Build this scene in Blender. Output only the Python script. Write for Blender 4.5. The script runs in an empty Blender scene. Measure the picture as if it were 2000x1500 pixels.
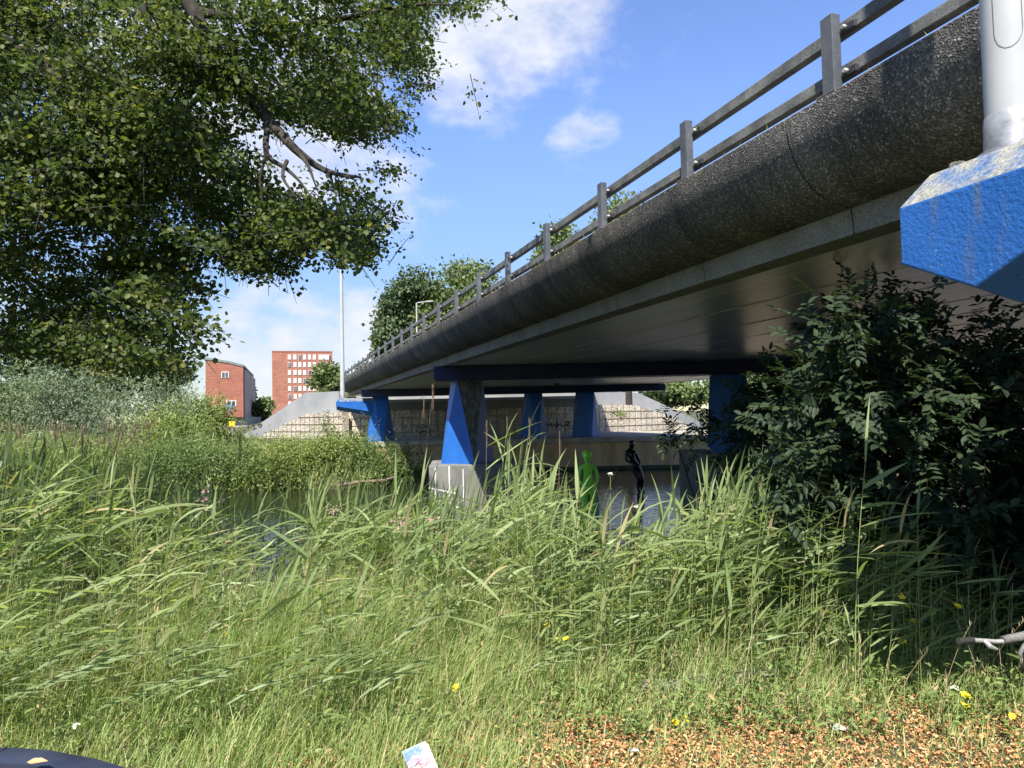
import bpy, math, random
import numpy as np
from mathutils import Matrix, Vector

# ------------------------------------------------------------------ camera, light, sky
PITCH, ROLL, FPX = 2.4, 1.2, 1400.0
scene = bpy.context.scene
COL = scene.collection
cam_data = bpy.data.cameras.new("camera")
cam = bpy.data.objects.new("camera", cam_data)
COL.objects.link(cam)
cam_data.sensor_width = 36.0
cam_data.lens = 36.0 * FPX / 2000.0
cam_data.clip_start = 0.05
cam_data.clip_end = 4000.0
cam.matrix_world = Matrix.Rotation(math.radians(90 + PITCH), 4, 'X') @ Matrix.Rotation(math.radians(-ROLL), 4, 'Z')
scene.camera = cam

SUN_EL, SUN_AZ = 52.0, -11.0          # azimuth: degrees from straight behind the camera towards the right
sun_dir = Vector((math.sin(math.radians(SUN_AZ)) * math.cos(math.radians(SUN_EL)),
                  -math.cos(math.radians(SUN_AZ)) * math.cos(math.radians(SUN_EL)),
                  math.sin(math.radians(SUN_EL))))
sl = bpy.data.lights.new("sun", 'SUN')
sl.energy = 4.5
sl.angle = math.radians(0.53)
sl.color = (1.0, 0.95, 0.86)
so = bpy.data.objects.new("sun", sl)
COL.objects.link(so)
so.rotation_euler = sun_dir.to_track_quat('Z', 'Y').to_euler()

scene.view_settings.view_transform = 'Standard'
scene.view_settings.look = 'None'
scene.view_settings.exposure = 1.2
scene.view_settings.gamma = 1.0

MR = np.array(cam.matrix_world.to_3x3())


def ray(px, py):
    v = MR @ np.array([(px - 1000) / FPX, -(py - 750) / FPX, -1.0])
    return v / v[1]


def P(px, py, Y):
    """the point seen at pixel (px, py) of the 2000x1500 photograph, Y metres ahead"""
    return ray(px, py) * Y


def PV(px, py, p0, nrm):
    r = ray(px, py)
    return r * (np.dot(p0, nrm) / np.dot(r, nrm))


def build_world():
    w = bpy.data.worlds.new("World")
    scene.world = w
    w.use_nodes = True
    nt = w.node_tree
    nt.nodes.clear()
    N = nt.nodes.new
    L = nt.links.new
    out = N('ShaderNodeOutputWorld')
    bg = N('ShaderNodeBackground')
    bg.inputs['Strength'].default_value = 0.13
    sky = N('ShaderNodeTexSky')
    sky.sky_type = 'NISHITA'
    sky.sun_disc = False
    sky.sun_elevation = math.radians(SUN_EL)
    sky.sun_rotation = math.radians(180 - SUN_AZ)
    sky.altitude = 0
    sky.air_density = 1.0
    sky.dust_density = 0.0
    sky.ozone_density = 2.2
    tc = N('ShaderNodeTexCoord')
    # cloud puffs: soft blobs at fixed sky directions, broken up by noise
    nz = N('ShaderNodeTexNoise')
    nz.inputs['Scale'].default_value = 5.0
    nz.inputs['Detail'].default_value = 9.0
    nz.inputs['Roughness'].default_value = 0.58
    mp = N('ShaderNodeMapping')
    mp.inputs['Scale'].default_value = (1, 1, 1.7)
    L(tc.outputs['Generated'], mp.inputs['Vector'])
    L(mp.outputs['Vector'], nz.inputs['Vector'])
    warp = N('ShaderNodeVectorMath')
    warp.operation = 'MULTIPLY_ADD'
    L(nz.outputs['Color'], warp.inputs[0])
    warp.inputs[1].default_value = (0.16, 0.16, 0.16)
    L(tc.outputs['Generated'], warp.inputs[2])
    puffs = [(985, 20, .14, 1.0), (900, 100, .12, .9), (1020, 60, .07, .7), (1000, -90, .2, 1.0), (1165, 215, .06, .8), (1140, 250, .05, .8),
             (560, 220, .24, .9), (430, 60, .25, 1.0), (700, 120, .16, .7), (830, 190, .06, .6), (250, -100, .3, .9), (1290, 25, .06, .35),
             (470, 655, .085, .9), (600, 668, .09, .95), (720, 645, .09, .95), (560, 605, .05, .5), (700, 590, .05, .45),
             (520, 735, .08, .9), (440, 760, .07, .8), (575, 775, .06, .8), (700, 740, .08, .9), (380, 710, .12, .7), (640, 745, .10, .9), (200, 660, .14, .6), (0, 690, .16, .6), (820, 710, .12, .7), (1000, 730, .12, .7), (1300, 700, .16, .7), (1600, 690, .16, .6)]
    acc = None
    for (px, py, r, a) in puffs:
        v = ray(px, py)
        v = v / np.linalg.norm(v)
        d = N('ShaderNodeVectorMath')
        d.operation = 'DISTANCE'
        L(warp.outputs[0], d.inputs[0])
        d.inputs[1].default_value = (v[0] + .08, v[1] + .08, v[2] + .08)
        m = N('ShaderNodeMapRange')
        m.interpolation_type = 'SMOOTHERSTEP'
        m.inputs['From Min'].default_value = r * 1.35
        m.inputs['From Max'].default_value = r * 0.1
        m.inputs['To Max'].default_value = a
        L(d.outputs['Value'], m.inputs['Value'])
        if acc is None:
            acc = m.outputs[0]
        else:
            x = N('ShaderNodeMath')
            x.operation = 'MAXIMUM'
            L(acc, x.inputs[0])
            L(m.outputs[0], x.inputs[1])
            acc = x.outputs[0]
    # scattered cloud elsewhere (overhead and behind)
    big = N('ShaderNodeTexNoise')
    big.inputs['Scale'].default_value = 2.3
    big.inputs['Detail'].default_value = 8.0
    L(mp.outputs['Vector'], big.inputs['Vector'])
    bm_ = N('ShaderNodeMapRange')
    bm_.inputs['From Min'].default_value = 0.52
    bm_.inputs['From Max'].default_value = 0.72
    L(big.outputs['Fac'], bm_.inputs['Value'])
    sep = N('ShaderNodeSeparateXYZ')
    L(tc.outputs['Generated'], sep.inputs[0])
    yb = N('ShaderNodeMapRange')                       # only away from the view over the river
    yb.inputs['From Min'].default_value = 0.45
    yb.inputs['From Max'].default_value = 0.15
    L(sep.outputs['Y'], yb.inputs['Value'])
    mu = N('ShaderNodeMath')
    mu.operation = 'MULTIPLY'
    L(bm_.outputs[0], mu.inputs[0])
    L(yb.outputs[0], mu.inputs[1])
    mx = N('ShaderNodeMath')
    mx.operation = 'MAXIMUM'
    L(acc, mx.inputs[0])
    L(mu.outputs[0], mx.inputs[1])
    # break the puffs with fine noise
    nf = N('ShaderNodeTexNoise')
    nf.inputs['Scale'].default_value = 11.0
    nf.inputs['Detail'].default_value = 8.0
    nf.inputs['Roughness'].default_value = 0.6
    L(mp.outputs['Vector'], nf.inputs['Vector'])
    nr = N('ShaderNodeMath')
    nr.operation = 'MULTIPLY_ADD'
    L(nf.outputs['Fac'], nr.inputs[0])
    nr.inputs[1].default_value = 1.9
    nr.inputs[2].default_value = -1.28
    ad = N('ShaderNodeMath')
    ad.operation = 'MULTIPLY_ADD'
    L(mx.outputs[0], ad.inputs[0])
    ad.inputs[1].default_value = 1.15
    L(nr.outputs[0], ad.inputs[2])
    fac = N('ShaderNodeMapRange')
    fac.interpolation_type = 'SMOOTHSTEP'
    fac.inputs['From Min'].default_value = 0.0
    fac.inputs['From Max'].default_value = 1.05
    L(ad.outputs[0], fac.inputs['Value'])
    cc = N('ShaderNodeMix')
    cc.data_type = 'RGBA'
    cc.inputs[6].default_value = (2.3, 2.5, 3.05, 1)
    cc.inputs[7].default_value = (3.5, 3.55, 3.7, 1)
    L(nf.outputs['Fac'], cc.inputs[0])
    mix = N('ShaderNodeMix')
    mix.data_type = 'RGBA'
    L(fac.outputs[0], mix.inputs[0])
    hs = N('ShaderNodeHueSaturation')
    hs.inputs['Saturation'].default_value = 1.12
    hs.inputs['Hue'].default_value = 0.513
    hs.inputs['Value'].default_value = 1.0
    L(sky.outputs[0], hs.inputs['Color'])
    hz = N('ShaderNodeMapRange')                       # a darker band of air low over the horizon
    hz.interpolation_type = 'SMOOTHSTEP'
    hz.inputs['From Max'].default_value = 0.42
    hz.inputs['To Min'].default_value = 0.36
    hz.inputs['To Max'].default_value = 0.9
    L(sep.outputs['Z'], hz.inputs['Value'])
    hv = N('ShaderNodeVectorMath')
    hv.operation = 'SCALE'
    L(hs.outputs[0], hv.inputs[0])
    L(hz.outputs[0], hv.inputs['Scale'])
    L(hv.outputs[0], mix.inputs[6])
    L(cc.outputs[2], mix.inputs[7])
    L(mix.outputs[2], bg.inputs['Color'])
    L(bg.outputs[0], out.inputs[0])


build_world()

# ------------------------------------------------------------------ helpers
rng = np.random.default_rng(11)
random.seed(7)
WZ = -2.70           # water
GZ = -1.65           # near bank
ANG = math.radians(17.9)
BN = np.array([math.cos(ANG), math.sin(ANG), 0.0])
BD = np.array([-math.sin(ANG), math.cos(ANG), 0.0])
LAT0 = 3.41
SLOPE = 0.002


def tag(o, label=None, cat=None, group=None, kind=None):
    if label: o['label'] = label
    if cat: o['category'] = cat
    if group: o['group'] = group
    if kind: o['kind'] = kind
    return o


def empty(name, loc=(0, 0, 0), rz=0.0):
    o = bpy.data.objects.new(name, None)
    o.empty_display_size = 0.3
    o.location = [float(c) for c in loc]
    o.rotation_euler = (0, 0, rz)
    COL.objects.link(o)
    return o


def link(name, me, parent=None):
    o = bpy.data.objects.new(name, me)
    COL.objects.link(o)
    if parent is not None:
        o.parent = parent
    return o


class MB:
    def __init__(self):
        self.v, self.f, self.m, self.s = [], [], [], []

    def add(self, vs, fs, mi=0, smooth=False):
        b = len(self.v)
        self.v += [tuple(float(c) for c in p) for p in vs]
        for f in fs:
            self.f.append([i + b for i in f])
            self.m.append(mi)
            self.s.append(smooth)

    def box(self, c, size, mi=0, rz=0.0):
        x, y, z = [s / 2 for s in size]
        ca, sa = math.cos(rz), math.sin(rz)
        vs = []
        for sz in (-z, z):
            for sx, sy in ((-x, -y), (x, -y), (x, y), (-x, y)):
                vs.append((c[0] + sx * ca - sy * sa, c[1] + sx * sa + sy * ca, c[2] + sz))
        self.add(vs, [(3, 2, 1, 0), (4, 5, 6, 7), (0, 1, 5, 4), (1, 2, 6, 5), (2, 3, 7, 6), (3, 0, 4, 7)], mi)

    def loft(self, rings, mi=0, smooth=True, cap=True, closed=True):
        n = len(rings[0])
        vs = [p for r in rings for p in r]
        fs = []
        for i in range(len(rings) - 1):
            for j in range(n if closed else n - 1):
                k = (j + 1) % n
                fs.append((i * n + j, i * n + k, (i + 1) * n + k, (i + 1) * n + j))
        self.add(vs, fs, mi, smooth)
        if cap:
            self.add(rings[0], [tuple(range(n))[::-1]], mi)
            self.add(rings[-1], [tuple(range(n))], mi)

    def tube(self, pts, rad, n=8, mi=0, smooth=True):
        pts = [Vector([float(c) for c in p]) for p in pts]
        if not hasattr(rad, '__len__'): rad = [rad] * len(pts)
        rings = []
        for i, p in enumerate(pts):
            t = (pts[min(i + 1, len(pts) - 1)] - pts[max(i - 1, 0)]).normalized()
            a = t.cross(Vector((0.13, 0.27, 0.95)))
            if a.length < 0.05: a = t.cross(Vector((1, 0, 0)))
            a.normalize()
            b = t.cross(a)
            rings.append([p + (a * math.cos(q) + b * math.sin(q)) * rad[i] for q in [2 * math.pi * k / n for k in range(n)]])
        self.loft(rings, mi, smooth)

    def prism(self, poly, off, mi=0):
        """poly: list of 3-D points of one face; off: extrusion vector"""
        n = len(poly)
        a = [np.asarray(p, float) for p in poly]
        b = [p + np.asarray(off, float) for p in a]
        self.add(a + b, [tuple(range(n)), tuple(range(2 * n - 1, n - 1, -1))] + [(i, i + n, (i + 1) % n + n, (i + 1) % n) for i in range(n)], mi)

    def build(self, name, mats, parent=None, bevel=0.0, fix=True):
        me = bpy.data.meshes.new(name)
        me.from_pydata(self.v, [], self.f)
        if not isinstance(mats, (list, tuple)): mats = [mats]
        for m in mats: me.materials.append(m)
        me.polygons.foreach_set('material_index', self.m)
        me.polygons.foreach_set('use_smooth', self.s)
        me.update()
        if fix:
            import bmesh
            bm = bmesh.new()
            bm.from_mesh(me)
            bmesh.ops.remove_doubles(bm, verts=bm.verts, dist=1e-5)
            bmesh.ops.recalc_face_normals(bm, faces=bm.faces)
            for e_ in bm.edges:
                e_.smooth = e_.calc_face_angle(0.0) < .65
            bm.to_mesh(me)
            bm.free()
        o = link(name, me, parent)
        if bevel:
            md = o.modifiers.new('bevel', 'BEVEL')
            md.width = bevel
            md.segments = 2
            md.limit_method = 'ANGLE'
        return o


def np_mesh(name, V, F, mat, parent=None, tint=None, smooth=False):
    """V (n,3), F (m,k) with k = 3 or 4"""
    V = np.ascontiguousarray(V, dtype=np.float32)
    F = np.ascontiguousarray(F, dtype=np.int32)
    me = bpy.data.meshes.new(name)
    me.vertices.add(len(V))
    me.vertices.foreach_set('co', V.ravel())
    k = F.shape[1]
    me.loops.add(F.size)
    me.loops.foreach_set('vertex_index', F.ravel())
    me.polygons.add(len(F))
    me.polygons.foreach_set('loop_start', np.arange(0, F.size, k, dtype=np.int32))
    try:
        me.polygons.foreach_set('loop_total', np.full(len(F), k, dtype=np.int32))
    except Exception:
        pass
    me.materials.append(mat)
    if smooth:
        me.polygons.foreach_set('use_smooth', np.ones(len(F), dtype=bool))
    if tint is not None:
        at = me.color_attributes.new('tint', 'FLOAT_COLOR', 'POINT')
        c = np.ones((len(V), 4), dtype=np.float32)
        c[:, :tint.shape[1]] = tint
        at.data.foreach_set('color', c.ravel())
    me.update(calc_edges=True)
    me.validate()
    return link(name, me, parent)


def cat_parts(parts):
    V, F, T, b = [], [], [], 0
    for v, f, t in parts:
        V.append(v); F.append(f + b); T.append(t)
        b += len(v)
    return np.concatenate(V), np.concatenate(F), np.concatenate(T)


def unit(a):
    return a / np.maximum(np.linalg.norm(a, axis=-1, keepdims=True), 1e-9)


def leaves(c, d, nrm, length, width, fold=0.15, tint=None):
    """six-point leaf blades, folded along the midrib: two quads each"""
    n = len(c)
    d = unit(d)
    s = unit(np.cross(d, nrm))
    u = np.cross(s, d)
    L = length[:, None]; W = width[:, None]
    pts = [c, c + d * L * .3 - s * W * .5 + u * W * fold, c + d * L * .68 - s * W * .42 + u * W * fold,
           c + d * L - u * L * .08, c + d * L * .68 + s * W * .42 + u * W * fold, c + d * L * .3 + s * W * .5 + u * W * fold]
    V = np.stack(pts, 1).reshape(-1, 3)
    o = (np.arange(n) * 6)[:, None]
    F = np.concatenate([o + np.array([[0, 3, 2, 1]]), o + np.array([[0, 5, 4, 3]])])
    if tint is None: tint = np.stack([rng.random(n), rng.random(n)], 1)
    return V, F, np.repeat(tint, 6, 0)


def ribbons(root, az, e0, bend, length, width, segs=5, roll=0.0, belly=0.25, tint=None, power=1.4, w0=0.5):
    """arching blades of grass: strips that start at elevation e0 and droop by bend"""
    n = len(root)
    p = root.copy()
    az = np.broadcast_to(az, (n,)); roll = np.broadcast_to(roll, (n,))
    perp = np.stack([-np.sin(az), np.cos(az), np.zeros(n)], 1)
    rows = []
    for k in range(segs + 1):
        t = k / segs
        e = e0 - bend * t ** power
        dr = np.stack([np.cos(e) * np.cos(az), np.cos(e) * np.sin(az), np.sin(e)], 1)
        up = np.cross(dr, perp)
        sd = perp * np.cos(roll)[:, None] + up * np.sin(roll)[:, None]
        prof = (w0 + (1 - w0) * min(1, t / belly)) if t < belly else max(0.03, (1 - ((t - belly) / (1 - belly)) ** 1.6))
        w = (width * prof * .5)[:, None]
        rows.append(p - sd * w); rows.append(p + sd * w)
        p = p + dr * (length / segs)[:, None]
    V = np.stack(rows, 1).reshape(-1, 3)
    m = 2 * (segs + 1)
    o = (np.arange(n) * m)[:, None]
    F = np.concatenate([o + np.array([[2 * k, 2 * k + 1, 2 * k + 3, 2 * k + 2]]) for k in range(segs)])
    if tint is None: tint = np.stack([rng.random(n), rng.random(n)], 1)
    return V, F, np.repeat(tint, m, 0)


def stems(pts, rad, tint=None, sides=3):
    """pts (n,k,3), rad (n,k) -> thin tubes"""
    n, k, _ = pts.shape
    t = unit(np.gradient(pts, axis=1))
    a = unit(np.cross(t, np.array([0.21, 0.93, 0.13])))
    b = np.cross(t, a)
    ring = [pts + (a * math.cos(2 * math.pi * j / sides) + b * math.sin(2 * math.pi * j / sides)) * rad[..., None] for j in range(sides)]
    V = np.stack(ring, 2).reshape(-1, 3)
    o = (np.arange(n) * k * sides)[:, None]
    F = []
    for i in range(k - 1):
        for j in range(sides):
            q = (j + 1) % sides
            F.append(o + np.array([[i * sides + j, i * sides + q, (i + 1) * sides + q, (i + 1) * sides + j]]))
    F = np.concatenate(F)
    if tint is None: tint = np.stack([rng.random(n), rng.random(n)], 1)
    return V, F, np.repeat(tint, k * sides, 0)


def in_poly(x, y, poly):
    x = np.asarray(x); y = np.asarray(y)
    r = np.zeros(x.shape, bool)
    j = len(poly) - 1
    for i in range(len(poly)):
        xi, yi = poly[i]; xj, yj = poly[j]
        c = ((yi > y) != (yj > y)) & (x < (xj - xi) * (y - yi) / (yj - yi + 1e-9) + xi)
        r ^= c
        j = i
    return r


# ------------------------------------------------------------------ materials
def new_mat(name):
    m = bpy.data.materials.new(name)
    m.use_nodes = True
    nt = m.node_tree
    b = nt.nodes['Principled BSDF']
    return m, nt, b


def ramp(nt, fac, stops):
    r = nt.nodes.new('ShaderNodeValToRGB')
    e = r.color_ramp.elements
    while len(e) < len(stops): e.new(0.5)
    for i, (p, c) in enumerate(stops):
        e[i].position = p
        e[i].color = (*c, 1)
    nt.links.new(fac, r.inputs[0])
    return r.outputs[0]


def noise(nt, scale, detail=6, rough=.6, coord='Object', stretch=None, dist=0.0):
    tc = nt.nodes.new('ShaderNodeTexCoord')
    n = nt.nodes.new('ShaderNodeTexNoise')
    n.inputs['Scale'].default_value = scale
    n.inputs['Detail'].default_value = detail
    n.inputs['Roughness'].default_value = rough
    n.inputs['Distortion'].default_value = dist
    src = tc.outputs[coord]
    if stretch:
        mp = nt.nodes.new('ShaderNodeMapping')
        mp.inputs['Scale'].default_value = stretch
        nt.links.new(src, mp.inputs[0])
        src = mp.outputs[0]
    nt.links.new(src, n.inputs['Vector'])
    return n.outputs['Fac']


def mixc(nt, fac, a, b, mode='MIX'):
    m = nt.nodes.new('ShaderNodeMix')
    m.data_type = 'RGBA'
    m.blend_type = mode
    for s, v in ((0, fac), (6, a), (7, b)):
        if hasattr(v, 'is_output'): nt.links.new(v, m.inputs[s])
        elif s == 0: m.inputs[0].default_value = v
        else: m.inputs[s].default_value = (*v, 1)
    return m.outputs[2]


def bump(nt, b, h, strength=.3, dist=.01):
    n = nt.nodes.new('ShaderNodeBump')
    n.inputs['Strength'].default_value = strength
    n.inputs['Distance'].default_value = dist
    nt.links.new(h, n.inputs['Height'])
    nt.links.new(n.outputs[0], b.inputs['Normal'])


def rough_mat(name, c1, c2, scale=3, rough=.85, fine=None, bumpk=.3, bd=.01, spec=.3, stretch=None, mid=(.35, .68), metal=0.0):
    m, nt, b = new_mat(name)
    f = noise(nt, scale, 8, .62, stretch=stretch)
    c = ramp(nt, f, [(mid[0], c1), (mid[1], c2)])
    if fine:
        f2 = noise(nt, fine[0], 3, .7)
        c = mixc(nt, 1.0, c, ramp(nt, f2, [(.35, (fine[1],) * 3), (.7, (fine[2],) * 3)]), 'MULTIPLY')
        bump(nt, b, f2, bumpk, bd)
    else:
        bump(nt, b, f, bumpk, bd)
    nt.links.new(c, b.inputs['Base Color'])
    b.inputs['Roughness'].default_value = rough
    b.inputs['Specular IOR Level'].default_value = spec
    b.inputs['Metallic'].default_value = metal
    return m


def leaf_mat(name, stops, dry=None, trans=.3, rough=.55, tcol=1.5, spec=.35):
    """colour by the leaf's own tint (r) ; g > .93 = dry leaf"""
    m, nt, b = new_mat(name)
    at = nt.nodes.new('ShaderNodeAttribute')
    at.attribute_name = 'tint'
    sp = nt.nodes.new('ShaderNodeSeparateColor')
    nt.links.new(at.outputs['Color'], sp.inputs[0])
    c = ramp(nt, sp.outputs[0], stops)
    if dry:
        g = nt.nodes.new('ShaderNodeMath')
        g.operation = 'GREATER_THAN'
        g.inputs[1].default_value = dry[0]
        nt.links.new(sp.outputs[1], g.inputs[0])
        c = mixc(nt, g.outputs[0], c, dry[1])
    nt.links.new(c, b.inputs['Base Color'])
    b.inputs['Roughness'].default_value = rough
    b.inputs['Specular IOR Level'].default_value = spec
    tr = nt.nodes.new('ShaderNodeBsdfTranslucent')
    nt.links.new(mixc(nt, 1.0, c, (tcol, tcol * 1.05, tcol * .5), 'MULTIPLY'), tr.inputs[0])
    mx = nt.nodes.new('ShaderNodeMixShader')
    mx.inputs[0].default_value = trans
    nt.links.new(b.outputs[0], mx.inputs[1])
    nt.links.new(tr.outputs[0], mx.inputs[2])
    nt.links.new(mx.outputs[0], nt.nodes['Material Output'].inputs[0])
    return m


M = {}
M['grass'] = leaf_mat('grass_blades', [(0, (.13, .20, .05)), (.5, (.25, .34, .10)), (1, (.43, .51, .20))], dry=(.83, (.52, .43, .24)), trans=.35)
M['reed'] = leaf_mat('reed_leaves', [(0, (.13, .185, .07)), (.5, (.215, .275, .105)), (1, (.38, .43, .20))], dry=(.965, (.48, .40, .22)), trans=.42, rough=.45)
M['reed_stem'] = leaf_mat('reed_stems', [(0, (.16, .22, .06)), (1, (.34, .38, .14))], dry=(.93, (.34, .26, .16)), trans=.1)
M['straw'] = leaf_mat('straw', [(0, (.34, .27, .14)), (1, (.56, .48, .28))], trans=.2)
M['plume'] = leaf_mat('reed_plumes', [(0, (.16, .10, .07)), (1, (.30, .21, .15))], trans=.2)
M['lime'] = leaf_mat('tree_leaves', [(0, (.040, .064, .019)), (.5, (.078, .108, .031)), (.8, (.15, .172, .048)), (1, (.28, .25, .08))], trans=.42, spec=.22, rough=.5)
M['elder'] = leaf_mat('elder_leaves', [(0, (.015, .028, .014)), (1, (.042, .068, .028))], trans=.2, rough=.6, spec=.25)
M['shrub_y'] = leaf_mat('shrub_leaves_yellow_green', [(0, (.11, .16, .035)), (1, (.29, .33, .095))], dry=(.992, (.25, .14, .06)), trans=.3)
M['shrub_g'] = leaf_mat('shrub_leaves_green', [(0, (.06, .105, .03)), (1, (.18, .235, .075))], trans=.3)
M['weed'] = leaf_mat('weed_leaves', [(0, (.09, .15, .04)), (1, (.25, .32, .10))], dry=(.95, (.4, .3, .15)), trans=.3)
M['willow'] = leaf_mat('willow_leaves', [(0, (.10, .14, .075)), (1, (.26, .30, .18))], trans=.25)
M['tree_far'] = leaf_mat('far_tree_leaves', [(0, (.07, .105, .035)), (1, (.19, .23, .08))], trans=.25)
M['tree_far_d'] = leaf_mat('far_tree_leaves_dark', [(0, (.05, .085, .04)), (1, (.13, .17, .075))], trans=.2)
M['chips'] = leaf_mat('fallen_leaves', [(0, (.27, .12, .05)), (.4, (.60, .28, .115)), (1, (.72, .44, .24))], trans=.1)
M['petal_y'] = leaf_mat('yellow_petals', [(0, (.75, .58, .02)), (1, (.85, .72, .05))], trans=.2)
M['petal_w'] = leaf_mat('white_petals', [(0, (.7, .7, .62)), (1, (.85, .85, .8))], trans=.2)
M['petal_p'] = leaf_mat('pink_flowers', [(0, (.36, .20, .18)), (1, (.58, .40, .38))], trans=.2)
M['bark'] = rough_mat('bark', (.022, .02, .016), (.075, .065, .05), 9, .95, (60, .6, 1.1), .5)
M['twig'] = rough_mat('twig_bark', (.02, .018, .014), (.05, .045, .034), 20, .95)
M['soil'] = rough_mat('soil', (.035, .03, .018), (.13, .10, .05), 2.5, .95, (40, .6, 1.2), .6, .03)
M['litter_soil'] = M['soil']
M['path'] = rough_mat('path_concrete', (.28, .25, .20), (.46, .42, .35), 1.5, .9, (30, .8, 1.1))
M['far_soil'] = rough_mat('far_soil', (.06, .08, .03), (.12, .14, .05), .6, .95)
M['concrete'] = rough_mat('concrete', (.30, .30, .28), (.40, .40, .37), 1.2, .85, (70, .85, 1.08), .25)
M['concrete_wall_grey'] = rough_mat('wing_concrete', (.24, .245, .245), (.33, .33, .325), .5, .85, (20, .9, 1.05), .1)
M['cap_conc'] = rough_mat('pile_cap_concrete', (.15, .15, .135), (.25, .25, .235), 1.1, .85, (55, .8, 1.1), .3)
M['wet'] = rough_mat('wet_band', (.03, .035, .02), (.07, .075, .045), 3, .5)
M['brick_red'] = None


def brick_mat(name, c1, c2, mortar, sc=1.0):
    m, nt, b = new_mat(name)
    tc = nt.nodes.new('ShaderNodeTexCoord')
    mp = nt.nodes.new('ShaderNodeMapping')
    mp.inputs['Rotation'].default_value = (math.radians(90), 0, 0)
    nt.links.new(tc.outputs['Object'], mp.inputs[0])
    # walls face -y or x: use x+y as the running coordinate
    cx = nt.nodes.new('ShaderNodeSeparateXYZ')
    nt.links.new(tc.outputs['Object'], cx.inputs[0])
    ad = nt.nodes.new('ShaderNodeMath')
    nt.links.new(cx.outputs[0], ad.inputs[0])
    nt.links.new(cx.outputs[1], ad.inputs[1])
    cb = nt.nodes.new('ShaderNodeCombineXYZ')
    nt.links.new(ad.outputs[0], cb.inputs[0])
    nt.links.new(cx.outputs[2], cb.inputs[1])
    br = nt.nodes.new('ShaderNodeTexBrick')
    br.inputs['Scale'].default_value = sc
    br.inputs['Color1'].default_value = (*c1, 1)
    br.inputs['Color2'].default_value = (*c2, 1)
    br.inputs['Mortar'].default_value = (*mortar, 1)
    br.inputs['Mortar Size'].default_value = .02
    br.inputs['Brick Width'].default_value = .9
    br.inputs['Row Height'].default_value = .3
    nt.links.new(cb.outputs[0], br.inputs['Vector'])
    n = noise(nt, .6, 6)
    c = mixc(nt, 1.0, br.outputs[0], ramp(nt, n, [(.3, (.82, .8, .78)), (.7, (1.1, 1.1, 1.1))]), 'MULTIPLY')
    nt.links.new(c, b.inputs['Base Color'])
    b.inputs['Roughness'].default_value = .9
    return m


M['brick_red'] = brick_mat('red_brick', (.37, .14, .085), (.28, .10, .065), (.30, .21, .17))
M['brick_dull'] = brick_mat('dull_red_brick', (.30, .10, .06), (.24, .08, .05), (.28, .18, .14))


def blue_mat(name='blue_paint'):
    m, nt, b = new_mat(name)
    f = noise(nt, 1.6, 8, .6)
    f3 = noise(nt, 3.0, 7, .65, stretch=(3.0, 3.0, .35))
    base = ramp(nt, f, [(.3, (.014, .095, .33)), (.7, (.026, .135, .43))])
    stain = ramp(nt, f3, [(.54, (0, 0, 0)), (.70, (.8, .8, .8))])
    c = mixc(nt, stain, base, (.13, .14, .13))
    f2 = noise(nt, 75, 4, .7)
    f4 = noise(nt, 48, 2, .5)
    sx = nt.nodes.new('ShaderNodeMath')
    nt.links.new(f2, sx.inputs[0]); nt.links.new(f4, sx.inputs[1])
    chips = ramp(nt, noise(nt, 34, 6, .75), [(.655, (0, 0, 0)), (.69, (1, 1, 1))])
    c = mixc(nt, chips, c, (.25, .33, .42))
    nt.links.new(c, b.inputs['Base Color'])
    b.inputs['Roughness'].default_value = .42
    b.inputs['Specular IOR Level'].default_value = .5
    bump(nt, b, sx.outputs[0], .6, .008)
    return m


M['blue'] = blue_mat()
M['blue_smooth'] = rough_mat('blue_paint_smooth', (.016, .105, .38), (.026, .135, .45), 2, .45, None, .08)
M['blue_worn'] = rough_mat('weathered_blue_ledge', (.06, .15, .33), (.34, .33, .28), 7, .75, (60, .5, 1.2), .7, .01, mid=(.36, .58))
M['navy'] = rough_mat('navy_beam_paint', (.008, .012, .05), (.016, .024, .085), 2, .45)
M['grime'] = rough_mat('rough_unpainted_concrete', (.07, .072, .064), (.26, .25, .21), 14, .95, (55, .5, 1.3), .9, .02, stretch=(1, 1, .35), mid=(.38, .66))


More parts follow.
